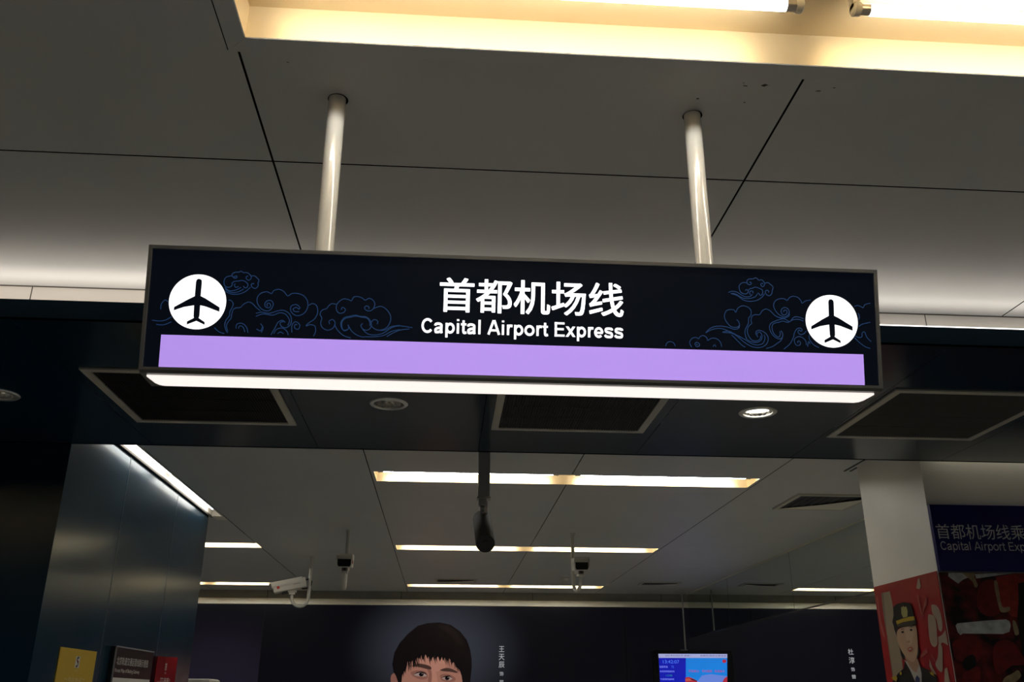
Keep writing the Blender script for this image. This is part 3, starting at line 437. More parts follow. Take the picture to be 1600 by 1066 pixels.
X_LO, X_HI, Y_LO, Y_HI = -8.0, 9.0, -5.0, 13.25
FIX_W = (-0.487, 2.127)                       # left and right end of the middle column of ceiling lights
PERIOD = 1.34 + (FIX_W[1] - FIX_W[0])
ROWS = [(1.42, 1.707), (5.965, 6.25), (9.075, 9.36), (12.35, 12.63)]
LIGHTS = [(FIX_W[0], FIX_W[1], *r) for r in ROWS] + [(FIX_W[0] - PERIOD, FIX_W[1] - PERIOD, *r) for r in ROWS[2:]]
LIGHTS += [(FIX_W[0] + PERIOD, FIX_W[1] + PERIOD, *r) for r in ROWS[1:]] + [(FIX_W[0] - PERIOD, FIX_W[1] - PERIOD, *ROWS[0]), (FIX_W[0] + PERIOD, FIX_W[1] + PERIOD, *ROWS[0]), (FIX_W[0], FIX_W[1], -3.29, -3.00)]
SLOT_HOLE = (-1.926, -1.846, 4.85, 7.65)
HOLES = LIGHTS + [SLOT_HOLE]
X_SEAMS = [-5.87, -4.53, -3.19, -1.832, -0.512, 0.834, 2.152, 3.5, 4.84, 6.2, 7.5]
Y_SEAMS = [-4.3, -2.4, -0.3, 2.224]

def ceiling_cell(x, y):
    for h in HOLES:
        if h[0] < x < h[1] and h[2] < y < h[3]: return 'hole'
    if any(abs(x - s) < 0.003 for s in X_SEAMS) and not (1.35 < y < 1.76 and -0.54 < x < 2.2): return 'seam'
    if any(abs(y - s) < 0.003 for s in Y_SEAMS): return 'seam'
    return None
bm = BM()
panel_grid(bm, cuts(X_SEAMS, [v for h in HOLES for v in h[:2]] + [-0.54, 2.2], X_LO, X_HI),
           cuts(Y_SEAMS, [v for h in HOLES for v in h[2:]] + [1.76, 1.35], Y_LO, Y_HI), CEIL, ceiling_cell)
# little scuffs and holes in the panel behind the front light
srng = random.Random(11)
for sx, sy, r in ((0.709, 1.752, .003), (0.694, 1.785, .002), (0.701, 1.795, .003), (0.887, 1.801, .004), (0.922, 1.786, .0025), (-0.195, 1.748, .003), (0.748, 1.789, .005), (-0.404, 1.789, .002), (0.598, 1.854, .003), (0.72, 1.86, .002)):
    ring = [(sx + r * srng.uniform(0.5, 1.4) * 1.6 * math.cos(2 * math.pi * k / 9), sy + r * srng.uniform(0.4, 1.2) * math.sin(2 * math.pi * k / 9), CEIL - 0.0003) for k in range(9)]
    poly(bm, ring, 2)
struct('ceiling', bm, ['ceiling', 'seam', mat('dark_scuff', (0.05, 0.045, 0.04), rough=0.8)])

bm = BM(); box(bm, X_LO, X_HI, Y_LO, Y_HI, -0.1, 0.0)
M['floor'] = mat('grey_granite_floor', (0.54, 0.54, 0.525), rough=0.3, vary=0.12, scale=30)
struct('floor', bm, 'floor')
bm = BM(); box(bm, X_LO - 0.1, X_LO, Y_LO, Y_HI, 0, CEIL); struct('wall_west', bm, 'wall_dark')
bm = BM(); box(bm, X_HI, X_HI + 0.1, Y_LO, Y_HI, 0, CEIL); struct('wall_east', bm, 'wall_dark')
bm = BM(); box(bm, X_LO, X_HI, Y_LO - 0.1, Y_LO, 0, CEIL); struct('wall_back', bm, 'wall_dark')
bm = BM(); box(bm, X_LO, X_HI, Y_HI, Y_HI + 0.1, 0, CEIL)
for x in (-2.45, -0.6, 1.25, 3.1, 4.95):
    box(bm, x, x + 0.006, Y_HI - 0.002, Y_HI, 1.29 + EYE, CEIL, 1)
struct('wall_far', bm, ['wall_grey', 'seam'])
bm = BM(); box(bm, X_LO, X_HI, Y_HI - 0.07, Y_HI, 1.208 + EYE, 1.288 + EYE, bevel=0.006); struct('trim_1', bm, 'cream_trim')

# the dark portal beam: lip in front, round holes for the downlights in its underside
D_X, D_Y, D_R = (-1.950, -0.270, 1.410), 3.895, 0.070
B_SEAMS = [-3.2, -2.372, -1.527, -0.680, 0.160, 1.005, 1.855, 2.70, 3.55]
def beam_cell(x, y):
    for dx in D_X:
        if abs(x - dx) < 0.1 and abs(y - D_Y) < 0.1: return D_R
    return 'seam' if any(abs(x - s) < 0.002 for s in B_SEAMS) else None
bm = BM()
panel_grid(bm, cuts(B_SEAMS, [v for d in D_X for v in (d - 0.1, d + 0.1)], X_LO, X_HI, 0.0015),
           cuts([], [D_Y - 0.1, D_Y + 0.1], BEAM_FRONT, BEAM_BACK), SOFFIT, beam_cell)
box(bm, X_LO, X_HI, BEAM_FRONT, BEAM_FRONT + 0.02, SOFFIT, SOFFIT + 0.068)
box(bm, X_LO, X_HI, BEAM_FRONT + 0.02, BEAM_FRONT + 0.135, SOFFIT + 0.03, SOFFIT + 0.036)
box(bm, X_LO, X_HI, BEAM_BACK - 0.02, BEAM_BACK, SOFFIT, CEIL)
struct('ceiling_beam', bm, ['navy', 'seam'])
bm = BM(); box(bm, X_LO, X_HI, BEAM_FRONT + 0.13, BEAM_FRONT + 0.15, SOFFIT + 0.02, CEIL - 0.004)
for x in (-5.05, -1.53, 1.838, 5.2):
    box(bm, x - 0.0015, x + 0.0015, BEAM_FRONT + 0.1285, BEAM_FRONT + 0.13, SOFFIT + 0.02, CEIL - 0.004, 1)
box(bm, X_LO, X_HI, BEAM_FRONT + 0.1275, BEAM_FRONT + 0.13, CEIL - 0.004, CEIL, 1)
struct('trim_2', bm, ['white_panel', 'fine_joint'])

# dark metal block left of the passage, white pier right of it
WL_X, WL_Y0, WL_Y1 = -1.945, 4.72, 7.62
bm = BM(); box(bm, X_LO, WL_X, WL_Y0, WL_Y1, 0, CEIL, 0)
for f in bm.faces:
    if f.normal.y < -0.5 or f.calc_center_median().y < WL_Y0 + 0.01: f.material_index = 2
for y in (5.62, 6.70):
    box(bm, WL_X, WL_X + 0.0015, y, y + 0.004, 0, CEIL - 0.02, 1)
M['joint_light'] = mat('pale_panel_joint', (0.16, 0.19, 0.21), rough=0.4, metal=0.4)
struct('wall_left', bm, ['steel', 'joint_light', 'navy'])
WR_X, WR_Y0, WR_Y1 = 2.63, 4.79, 5.56
bm = BM(); box(bm, WR_X, X_HI, WR_Y0, WR_Y1, 0, CEIL); struct('wall_right', bm, 'wall_white')
bm = BM()
box(bm, 2.600, 2.612, 5.40, 5.70, CEIL - 0.004, CEIL)
box(bm, 2.640, 2.652, 5.57, 5.70, CEIL - 0.004, CEIL)
struct('trim_3', bm, 'vent_dark')

# ---------------------------------------------------------------- recessed fluorescent lights
def half_tube(bm, x0, x1, y, z, n=12):
    tube(bm, [(x0, y, z), (x1, y, z)], 0.0135, n)

def ceiling_light(x0, x1, y0, y1, label, group, detail=True):
    cx, cy = (x0 + x1) / 2, (y0 + y1) / 2
    w, d = (x1 - x0) / 2, (y1 - y0) / 2
    t = thing('recessed_ceiling_light', label, 'ceiling light', (cx, cy, CEIL), 0, group)
    bm = BM()
    H = 0.088
    prof = [(-d, 0), (-d, H), (d, H), (d, 0)]
    for (ya, za), (yb, zb) in zip(prof, prof[1:]):
        bm.faces.new([bm.verts.new(p) for p in ((-w, ya, za), (-w, yb, zb), (w, yb, zb), (w, ya, za))])
    for s in (-w, w):
        bm.faces.new([bm.verts.new((s, y, z)) for y, z in prof])
    obj('trough', bm, 'trough', t)
    # two tubes end to end, each with metal caps and plastic holders
    for a, b in ((-w + 0.05, -0.092), (0.092, w - 0.05)):
        bm = BM(); half_tube(bm, a, b, 0, 0.043)
        o = obj('fluorescent_tube', bm, 'tube', t, True)
        for e, s in ((a, 1), (b, -1)):
            bm = BM()
            tube(bm, [(e - s * 0.018, 0, 0.043), (e + s * 0.004, 0, 0.043)], 0.0142, 16)
            obj('end_cap', bm, 'cap_metal', o, True)
            bm = BM()
            tube(bm, [(e - s * 0.036, 0, 0.043), (e - s * 0.032, 0, 0.043), (e - s * 0.018, 0, 0.043)], [0.012, 0.0165, 0.0165], 16)
            box(bm, min(e - s * 0.036, e - s * 0.020), max(e - s * 0.036, e - s * 0.020), -0.012, 0.012, 0.043, H - 0.001)
            obj('lamp_holder', bm, 'holder', t, True)
    if detail:
        # mitred flange round the opening
        bm = BM()
        fl, g = 0.048, 0.0016
        W, D = w + fl, d + fl
        for quad in (((-w, -d), (-W, -D), (W, -D), (w, -d)), ((-w, d), (w, d), (W, D), (-W, D)), ((-w, -d), (-w, d), (-W, D), (-W, -D)), ((w, -d), (W, -D), (W, D), (w, d))):
            c = Vector((sum(q[0] for q in quad) / 4, sum(q[1] for q in quad) / 4))
            q2 = []
            for x, y in quad:
                q2.append((x + (g if x < c.x else -g), y + (g if y < c.y else -g)))
            a = [bm.verts.new((x, y, 0)) for x, y in q2]
            b = [bm.verts.new((x, y, -0.0012)) for x, y in q2]
            bm.faces.new(b)
            for k in range(4):
                bm.faces.new((a[k], a[(k + 1) % 4], b[(k + 1) % 4], b[k]))
        bmesh.ops.recalc_face_normals(bm, faces=bm.faces)
        for q in ((-W - 0.002, -W, -D, D), (W, W + 0.002, -D, D)):
            box(bm, q[0], q[1], q[2], q[3], -0.0008, 0, 1)
        obj('mitred_flange', bm, ['ceiling', 'seam'], t)
    return t

GL = 'recessed fluorescent ceiling lights'
ceiling_light(*LIGHTS[0], 'large cream-troughed fluorescent light in the ceiling directly above the hanging sign', GL)
ceiling_light(*LIGHTS[1], 'long lit ceiling light nearest behind the dark beam, crossed by the square camera post', GL, False)
ceiling_light(*LIGHTS[2], 'lit ceiling light second behind the dark beam, behind the dark cylindrical camera', GL, False)
ceiling_light(*LIGHTS[3], 'thin lit ceiling light closest to the far poster wall, below the two box cameras', GL, False)
ceiling_light(*LIGHTS[4], 'short visible end of a lit ceiling light emerging behind the blue metal wall', GL, False)
ceiling_light(*LIGHTS[5], 'lit ceiling light partly behind the side-facing white camera beside the blue metal wall', GL, False)
for r, w in zip(LIGHTS[6:9], ('first', 'second', 'third')):
    ceiling_light(*r, 'ceiling light hidden behind the mirrored glass panels, %s from the dark beam' % w, GL, False)
for r, w in zip(LIGHTS[9:], ('left of the hanging sign', 'right of the hanging sign', 'behind the viewer')):
    ceiling_light(*r, 'fluorescent ceiling light out of view ' + w, GL, False)

# light slot along the head of the blue wall
t = thing('wall_washer_light', 'narrow bright light slot running along the top of the blue metal wall', 'light', ((SLOT_HOLE[0] + SLOT_HOLE[1]) / 2, SLOT_HOLE[3], CEIL))
hw, L = (SLOT_HOLE[1] - SLOT_HOLE[0]) / 2, SLOT_HOLE[3] - SLOT_HOLE[2]
M['slot_white'] = mat('slot_white_paint', (0.80, 0.76, 0.68), rough=0.4)
bm = BM()
for q in (((-hw, 0, 0), (-hw, -L, 0), (-hw, -L, 0.06), (-hw, 0, 0.06)), ((hw, 0, 0), (hw, 0, 0.06), (hw, -L, 0.06), (hw, -L, 0)),
          ((-hw, 0, 0.06), (-hw, -L, 0.06), (hw, -L, 0.06), (hw, 0, 0.06)), ((-hw, 0, 0), (-hw, 0, 0.06), (hw, 0, 0.06), (hw, 0, 0))):
    bm.faces.new([bm.verts.new(p) for p in q])
obj('trough', bm, 'slot_white', t)
for a in (-L + 0.35, -1.22):
    bm = BM(); tube(bm, [(0, a, 0.030), (0, a + 1.05, 0.030)], 0.012, 12)
    obj('fluorescent_tube', bm, 'slot_tube', t, True)
bm = BM()
box(bm, -hw - 0.012, -hw, -L, 0.02, -0.014, 0.0)
obj('dark_lip', bm, 'cam_dark', t)
bm = BM()
box(bm, -hw, hw + 0.012, 0, 0.17, -0.004, 0.0)
box(bm, hw, hw + 0.012, -L, 0, -0.004, 0.0)
obj('white_flange', bm, 'slot_white', t)

# short lamps lying in the cove, seen over the lip on the right
for i, x0 in enumerate((0.92, 1.994)):
    bm = BM(); tube(bm, [(x0, 0, 0), (x0 + 1.07, 0, 0)], 0.008, 10)
    o = obj('cove_tube', bm, mat('lit_cove_tube', (0.9, 0.9, 0.9), emit=(1, 0.96, 0.93), strength=2.3) if i == 0 else bpy.data.materials['lit_cove_tube'], None, True)
    o.location = (0, BEAM_FRONT + 0.05, 1.3070 + EYE)
    tag(o, 'thin white light line on top of the dark beam ' + ('touching the sign' if i == 0 else 'at the photo edge'), 'light', 'cove light tubes')
    for q in (x0 + 0.04, x0 + 1.03):
        bm = BM(); box(bm, q - 0.01, q + 0.01, -0.01, 0.01, -0.052, -0.004)
        obj('tube_clip', bm, 'holder', o)

# ---------------------------------------------------------------- hanging sign
SX = 0.157                                    # middle of the sign
sign = thing('hanging_sign', 'long black illuminated airport express sign on two white rods, with violet stripe', 'sign', (SX, 1.923, 0.66 + EYE))
SO = Vector((SX, 1.923, 0.66 + EYE))
FB, FT = Vector((0, 1.907, 0.665 + EYE)), Vector((0, 1.850, 0.933 + EYE))
FE = (FT - FB).normalized()
FN = Vector((0, -FE.z, FE.y))                 # out of the face, towards the viewer and down
def face(h):
    return lambda u, v: FB + FE * v + FN * h + Vector((u, 0, 0)) - Vector((0, SO.y, SO.z))
def loc(y, z):
    return (y - SO.y, z + EYE - SO.z)
HW, HV = 0.830, 0.274
bm = BM()
prism(bm, [loc(1.850, 0.933), loc(1.907, 0.665), loc(1.911, 0.657), loc(2.003, 0.657), loc(1.990, 0.933)], -HW, HW)
obj('sign_case', bm, 'sign_case', sign)
def slab(bm, u0, u1, v0, v1, h0, h1, mi=0):
    a = [bm.verts.new(face(h0)(u, v)) for u, v in ((u0, v0), (u1, v0), (u1, v1), (u0, v1))]
    b = [bm.verts.new(face(h1)(u, v)) for u, v in ((u0, v0), (u1, v0), (u1, v1), (u0, v1))]
    fs = [bm.faces.new(b), bm.faces.new(a[::-1])] + [bm.faces.new((a[k], a[(k + 1) % 4], b[(k + 1) % 4], b[k])) for k in range(4)]
    for f in fs: f.material_index = mi
    bmesh.ops.recalc_face_normals(bm, faces=fs)
bm = BM()
slab(bm, -HW, HW, HV - 0.006, HV + 0.002, 0, 0.006)
slab(bm, -HW, HW, -0.002, 0.0035, 0, 0.006)
slab(bm, -HW, -HW + 0.0075, 0.0035, HV - 0.006, 0, 0.006)
slab(bm, HW - 0.0075, HW, 0.0035, HV - 0.006, 0, 0.006)
obj('sign_frame', bm, 'sign_frame', sign)
bm = BM(); slab(bm, -HW + 0.0075, HW - 0.0075, 0.0035, HV - 0.006, 0.0, 0.0012)
panel = obj('face_panel', bm, 'sign_black', sign)
bm = BM(); slab(bm, -0.789, 0.789, 0.0045, 0.0755, 0.0012, 0.0022)
obj('violet_band', bm, 'sign_violet', panel)
bm = BM()
for s in CLOUD_STROKES:
    ribbon(bm, spline([(u / 10000, v / 10000) for u, v in s], 5), 0.0019, face(0.0017))
obj('cloud_pattern', bm, 'sign_blue_line', panel)
for cu in (-0.7165, 0.7175):
    bm = BM()
    ring = [(cu + 0.0618 * math.cos(2 * math.pi * k / 64), 0.151 + 0.0618 * math.sin(2 * math.pi * k / 64)) for k in range(64)]
    poly(bm, [face(0.0024)(u, v) for u, v in ring])
    M2 = 'sign_white'
    poly(bm, [face(0.0030)(cu + u / 10000, 0.151 + v / 10000) for u, v in AIRPLANE], 1)
    obj('airplane_roundel', bm, ['sign_white', 'sign_black'], panel)
bm = BM(); letters(bm, '首都机场线', face(0.0022), -0.186, 0.232, 0.1455, 0.2245, bold=0.0125)
obj('title_lettering', bm, 'sign_white', panel)
bm = BM(); grotesque_line(bm, 'Capital Airport Express', face(0.0022), -0.2265, 0.2325, 0.0965, 0.1295, 0.178)
obj('subtitle_lettering', bm, 'sign_white', panel)
# glowing strip under the sign
bm = BM()
y0, z0 = loc(1.924, 0.657); y1, _ = loc(1.987, 0.657)
c = 0.018
pts = [(-0.818, y0), (0.818, y0), (0.812, y1 - c), (0.806, y1 - c * 0.3), (0.796, y1), (-0.796, y1), (-0.806, y1 - c * 0.3), (-0.812, y1 - c)]
a = [bm.verts.new((x, y, z0)) for x, y in pts]; b = [bm.verts.new((x, y, z0 - 0.004)) for x, y in pts]
bm.faces.new(b); n = len(pts)
for k in range(n): bm.faces.new((a[k], a[(k + 1) % n], b[(k + 1) % n], b[k]))
bmesh.ops.recalc_face_normals(bm, faces=bm.faces)
obj('light_diffuser', bm, 'sign_diffuser', sign)
for x in (-0.302 - SX, 0.602 - SX):
    bm = BM(); tube(bm, [(x, 0, 0.933 + EYE - SO.z - 0.005), (x, 0, CEIL - SO.z)], 0.0215, 32)
    r = obj('hanger_rod', bm, 'rod', sign, True)
    bm = BM()
    n = 32
    i_, o_ = [], []
    for k in range(n):
        q = 2 * math.pi * k / n
        i_.append(bm.verts.new((x + 0.0215 * math.cos(q), 0.0215 * math.sin(q), CEIL - SO.z - 0.0012)))
        o_.append(bm.verts.new((x + 0.0015 + 0.0255 * math.cos(q), 0.0022 + 0.0255 * math.sin(q), CEIL - SO.z - 0.0012)))
    for k in range(n): bm.faces.new((i_[k], o_[k], o_[(k + 1) % n], i_[(k + 1) % n]))
    obj('ceiling_opening', bm, 'seam', r)

# ---------------------------------------------------------------- beam: vents and downlights
def air_vent(x0, y0, label):
    S = 0.748
    t = thing('air_vent', label, 'air vent', (x0 + S / 2, y0 + S / 2, SOFFIT), 0, 'square air vents in the dark beam')
    h, b, d = S / 2, 0.034, 0.007
    bm = BM()
    box(bm, -h, h, -h, -h + b, -d, 0); box(bm, -h, h, h - b, h, -d, 0)
    box(bm, -h, -h + b, -h + b, h - b, -d, 0); box(bm, h - b, h, -h + b, h - b, -d, 0)
    obj('vent_frame', bm, 'vent_frame', t)
    bm = BM()
    k, n = h - b, 56
    for i in range(n):
        x = -k + (i + 0.5) * 2 * k / n
        prism2 = [(x - 0.003, -k, -0.001), (x + 0.001, -k, -0.006), (x + 0.0025, -k, -0.006), (x - 0.0015, -k, -0.001)]
        a = [bm.verts.new(p) for p in prism2]; c = [bm.verts.new((p[0], k, p[2])) for p in prism2]
        for j in range(4): bm.faces.new((a[j], a[(j + 1) % 4], c[(j + 1) % 4], c[j]))
    for i in range(1, 4):
        y = -k + i * 2 * k / 4
        box(bm, -k, k, y - 0.001, y + 0.001, -0.005, -0.001)
    bmesh.ops.recalc_face_normals(bm, faces=bm.faces)
    obj('louvre_grille', bm, 'vent_dark', t)
    bm = BM(); box(bm, -k, k, -k, k, -0.0009, -0.0001)
    obj('black_recess_plate', bm, 'black', t)  # flat black plate, its colour imitating the shade of a recess behind the louvres
    return t
air_vent(-1.474, 3.512, 'dark square air vent in the beam below the left end of the sign')
air_vent(0.205, 3.512, 'dark square air vent in the beam between the two downlights')
air_vent(1.880, 3.515, 'dark square air vent in the beam right of the lit downlight')

def downlight(x, label, lamp, lit):
    t = thing('downlight', label, 'downlight', (x, D_Y, SOFFIT), 0, 'round downlights in the dark beam')
    bm = BM(); lathe(bm, [(0.066, 0.004), (0.066, -0.003), (0.070, -0.006), (0.082, -0.005), (0.087, 0.0)], 40)
    obj('trim_ring', bm, 'trim_metal', t, True)
    bm = BM(); lathe(bm, [(0.0665, 0.002), (0.060, 0.03), (0.048, 0.065), (0.030, 0.085)], 20)
    obj('reflector', bm, 'chrome', t)
    bm = BM()
    lathe(bm, [(0.0, 0.010), (0.034, 0.011), (0.048, 0.015), (0.053, 0.024), (0.053, 0.04)] if lit else [(0.0, 0.052), (0.016, 0.055), (0.026, 0.066), (0.028, 0.084)], 24)
    obj('lamp', bm, lamp, t, True)
downlight(D_X[0], 'round downlight cut off by the left edge of the photo, in the dark beam', 'lamp_dim', False)
downlight(D_X[1], 'unlit chrome downlight under the left half of the sign', 'lamp_off', False)
downlight(D_X[2], 'glowing round downlight under the right half of the sign', 'lamp_on', True)

# ---------------------------------------------------------------- cameras
# square post with a dark cylinder camera behind the beam
px_, py_ = 0.195, 4.775
t = thing('cylinder_camera', 'dark cylindrical security camera on a square grey post behind the beam', 'security camera', (px_, py_, CEIL))
zb = 0.991 + EYE - CEIL
bm = BM(); box(bm, -0.031, 0.031, -0.03, 0.03, zb, 0, bevel=0.003); obj('post', bm, 'post', t)
bm = BM(); box(bm, -0.036, 0.036, -0.035, 0.035, zb - 0.010, zb, bevel=0.002); obj('end_plate', bm, 'sign_frame', t)
bm = BM()
box(bm, -0.026, 0.016, -0.02, 0.02, zb - 0.045, zb - 0.010, bevel=0.003)
box(bm, 0.000, 0.022, -0.018, 0.018, zb - 0.085, zb - 0.020, bevel=0.003)
tube(bm, [(-0.018, 0, zb - 0.058), (0.022, 0, zb - 0.058)], 0.017, 16)
obj('swivel_bracket', bm, 'post', t)
P0 = Vector((0.198 - px_, 4.56 - py_, 0.717 + EYE - CEIL)); P1 = Vector((0.190 - px_, 4.86 - py_, 0.893 + EYE - CEIL))
ax = (P0 - P1).normalized()
bm = BM()
tube(bm, [P1 - ax * 0.014, P1 - ax * 0.008, P1, P0 - ax * 0.004, P0], [0.030, 0.042, 0.048, 0.048, 0.047], 32)
body = obj('camera_body', bm, 'cam_dark', t, True)
bm = BM()
tube(bm, [P0 - ax * 0.001, P0 + ax * 0.0015], [0.0462, 0.0462], 32)
obj('front_glass', bm, 'lens', body, True)
bm = BM()
a_, b_ = frame_axes(ax)
for k in range(9):
    q = 2 * math.pi * k / 9
    p = P0 + ax * 0.0018 + 0.034 * (math.cos(q) * a_ + math.sin(q) * b_)
    tube(bm, [p, p + ax * 0.001], 0.005, 8)
tube(bm, [P0 + ax * 0.0018, P0 + ax * 0.0045], 0.016, 20)
obj('lens_ring', bm, 'lens', body)

def hook_camera(locv, rotz, label, tilt, turn=0.0, length=0.515):
    """camera housing on a J-shaped ceiling pole; looks along local -y"""
    t = thing('housing_camera', label, 'security camera', locv, rotz, 'white housed cameras on hooked poles')
    R, f = 0.085, -1
    bm = BM()
    pts = [(0, 0, 0), (0, 0, -length + R + 0.05), (0, 0, -length + R)]
    pts += [(0, f * R * (1 - math.cos(q)), -length + R - R * math.sin(q)) for q in [math.pi * k / 12 for k in range(1, 13)]]
    pts += [(0, f * 2 * R, -length + R + 0.03)]
    tube(bm, pts, 0.0155, 14)
    obj('hooked_pole', bm, 'cam_white', t, True)
    bm = BM(); lathe(bm, [(0.016, -0.012), (0.024, -0.010), (0.028, 0.0)], 20)
    obj('ceiling_flange', bm, 'cam_white', t, True)
    zt = -length + R + 0.03
    bm = BM()
    box(bm, -0.028, 0.028, f * 2 * R - 0.03, f * 2 * R + 0.03, zt, zt + 0.022, bevel=0.004)
    box(bm, -0.036, 0.036, f * 2 * R - 0.045, f * 2 * R + 0.045, zt + 0.020, zt + 0.050, bevel=0.005)
    obj('mount_bracket', bm, 'cam_white', t)
    # housing, tilted nose-down about the bracket
    T = Matrix.Translation((0, f * 2 * R, zt + 0.048)) @ Matrix.Rotation(turn, 4, 'Z') @ Matrix.Rotation(tilt, 4, 'X')
    bm = BM()
    box(bm, -0.062, 0.062, -0.185, 0.150, 0.0, 0.100, bevel=0.012)
    box(bm, -0.068, 0.068, -0.225, 0.120, 0.096, 0.110, bevel=0.005)
    box(bm, -0.068, -0.063, -0.200, 0.110, 0.060, 0.105); box(bm, 0.063, 0.068, -0.200, 0.110, 0.060, 0.105)
    bmesh.ops.transform(bm, matrix=T, verts=bm.verts)
    h = obj('camera_housing', bm, 'cam_white', t, True)
    bm = BM()
    poly(bm, [(-0.047, -0.188, 0.006), (0.047, -0.188, 0.006), (0.056, -0.188, 0.022), (0.056, -0.188, 0.068), (-0.056, -0.188, 0.068), (-0.056, -0.188, 0.022)])
    bmesh.ops.solidify(bm, geom=bm.faces[:], thickness=0.003)
    bmesh.ops.transform(bm, matrix=T, verts=bm.verts)
    obj('front_window', bm, 'lens', h)
    bm = BM()
    box(bm, -0.022, 0.022, -0.10, -0.04, -0.028, 0.0, bevel=0.004)
    tube(bm, [(0, -0.10, -0.014), (0, -0.106, -0.014)], 0.010, 14, 1)
    bmesh.ops.transform(bm, matrix=T, verts=bm.verts)
    obj('infrared_lamp', bm, ['cam_dark', 'lens'], h)
    bm = BM()
    tube(bm, [(0.0681, -0.135, 0.045), (0.0625, -0.135, 0.045)], 0.015, 20, 0)
    bmesh.ops.transform(bm, matrix=T, verts=bm.verts)
    obj('side_badge', bm, 'cam_red', h, label='red round badge on the housing side')
    bm = BM()
    box(bm, 0.0625, 0.0632, 0.02, 0.09, 0.045, 0.052)
    bmesh.ops.transform(bm, matrix=T, verts=bm.verts)
    obj('side_marking', bm, 'post', h)
    bm = BM()
    tube(bm, [T @ Vector((0, 0.148, 0.075)), T @ Vector((0, 0.185, 0.078)), T @ Vector((0, 0.205, 0.045)), T @ Vector((0, 0.19, 0.005)), T @ Vector((0, 0.15, -0.012)), T @ Vector((0, 0.105, -0.010)), T @ Vector((0, 0.10, 0.002))], 0.008, 10)
    obj('cable_loop', bm, 'cable', t, True)
    return t
CZ = CEIL
hook_camera((-0.866, 8.25, CZ), math.radians(3), 'white box camera on a hooked pole, facing the viewer, left of the cylindrical camera', math.radians(6))
hook_camera((1.150, 8.27, CZ), math.radians(14), 'white box camera on a hooked pole, facing the viewer, right of the cylindrical camera', math.radians(6), math.radians(-18))
hook_camera((-1.405, 9.89, CZ), math.radians(-83), 'white camera on a hooked pole seen side-on beside the blue metal wall', math.radians(13))

# ---------------------------------------------------------------- rear ceiling: diffusers, detector
def diffuser(x0, x1, y0, y1, label, slats=9):
    cx, cy, w, d = (x0 + x1) / 2, (y0 + y1) / 2, (x1 - x0) / 2, (y1 - y0) / 2
    t = thing('ceiling_diffuser', label, 'air vent', (cx, cy, CEIL), 0, 'slatted ceiling diffusers in the rear hall')
    bm = BM(); b = 0.035
    box(bm, -w, w, -d, -d + b, -0.012, 0); box(bm, -w, w, d - b, d, -0.012, 0)
    box(bm, -w, -w + b, -d + b, d - b, -0.012, 0); box(bm, w - b, w, -d + b, d - b, -0.012, 0)
    obj('diffuser_frame', bm, 'vent_frame', t)
    bm = BM()
    for i in range(slats):
        x = -w + b + (i + 0.5) * 2 * (w - b) / slats
        p = [(x - 0.012, -0.001), (x + 0.008, -0.011), (x + 0.011, -0.011), (x - 0.009, -0.001)]
        a = [bm.verts.new((q[0], -d + b, q[1])) for q in p]; c = [bm.verts.new((q[0], d - b, q[1])) for q in p]
        for j in range(4): bm.faces.new((a[j], a[(j + 1) % 4], c[(j + 1) % 4], c[j]))
    bmesh.ops.recalc_face_normals(bm, faces=bm.faces)
    obj('slats', bm, 'vent_dark', t)
    bm = BM(); box(bm, -w + b, w - b, -d + b, d - b, -0.0009, -0.0001); obj('black_cavity_plate', bm, 'black', t)  # thin black plate painted in place of the shaded hollow above the slats
    bm = BM()
    a = [bm.verts.new(p) for p in ((-w + b, d - b, -0.0122), (w - b, d - b, -0.0122), (w - b, -d * 0.75, -0.020), (w * 0.05, d * 0.15, -0.016))]
    bm.faces.new(a)
    obj('deflector_plate', bm, 'cream_trim', t)
diffuser(2.560, 3.14, 6.41, 6.96, 'slatted ceiling diffuser partly hidden by the white pier')
diffuser(-0.125, 0.41, 11.69, 12.02, 'thin ceiling diffuser above the farthest middle light, left of the poster name', 12)
diffuser(2.530, 3.05, 11.80, 12.10, 'thin ceiling diffuser beside the mirrored glass, right of the farthest light', 12)
bm = BM(); lathe(bm, [(0.0, -0.045), (0.030, -0.045), (0.040, -0.030), (0.042, -0.018), (0.055, -0.014), (0.056, 0.0)], 24)
o = obj('smoke_detector', bm, 'cam_white', None, True); o.location = (1.49, 11.42, CEIL)
tag(o, 'small round smoke detector on the ceiling left of the right box camera', 'smoke detector')

# ---------------------------------------------------------------- mirrored glass bulkhead, right
t = thing('glass_bulkhead', 'mirrored grey glass panels hanging from the ceiling beyond the white pier', 'glass panel', (3.46, 9.4, CEIL))
M['glass'].node_tree.nodes['Noise Texture'].inputs['Detail'].default_value = 0
gz = 0.816 + EYE - CEIL
for a, b in ((5.58, 7.0), (7.0, 9.09), (9.09, 11.23), (11.23, 13.17)):
    bm = BM(); box(bm, 0, 0.012, a - 9.4 + 0.004, b - 9.4 - 0.004, gz, -0.012)
    obj('glass_pane', bm, 'glass', t)
bm = BM()
box(bm, -0.004, 0.016, 5.58 - 9.4, 13.17 - 9.4, -0.014, 0)
obj('head_rail', bm, 'cream_trim', t)
bm = BM()
for y in (7.0, 9.09, 11.23):
    box(bm, 0.002, 0.010, y - 9.4 - 0.004, y - 9.4 + 0.004, gz, -0.014)
box(bm, -0.001, 0.013, 5.58 - 9.4, 13.17 - 9.4, gz - 0.012, gz)
obj('edge_trim', bm, 'glass_edge', t)

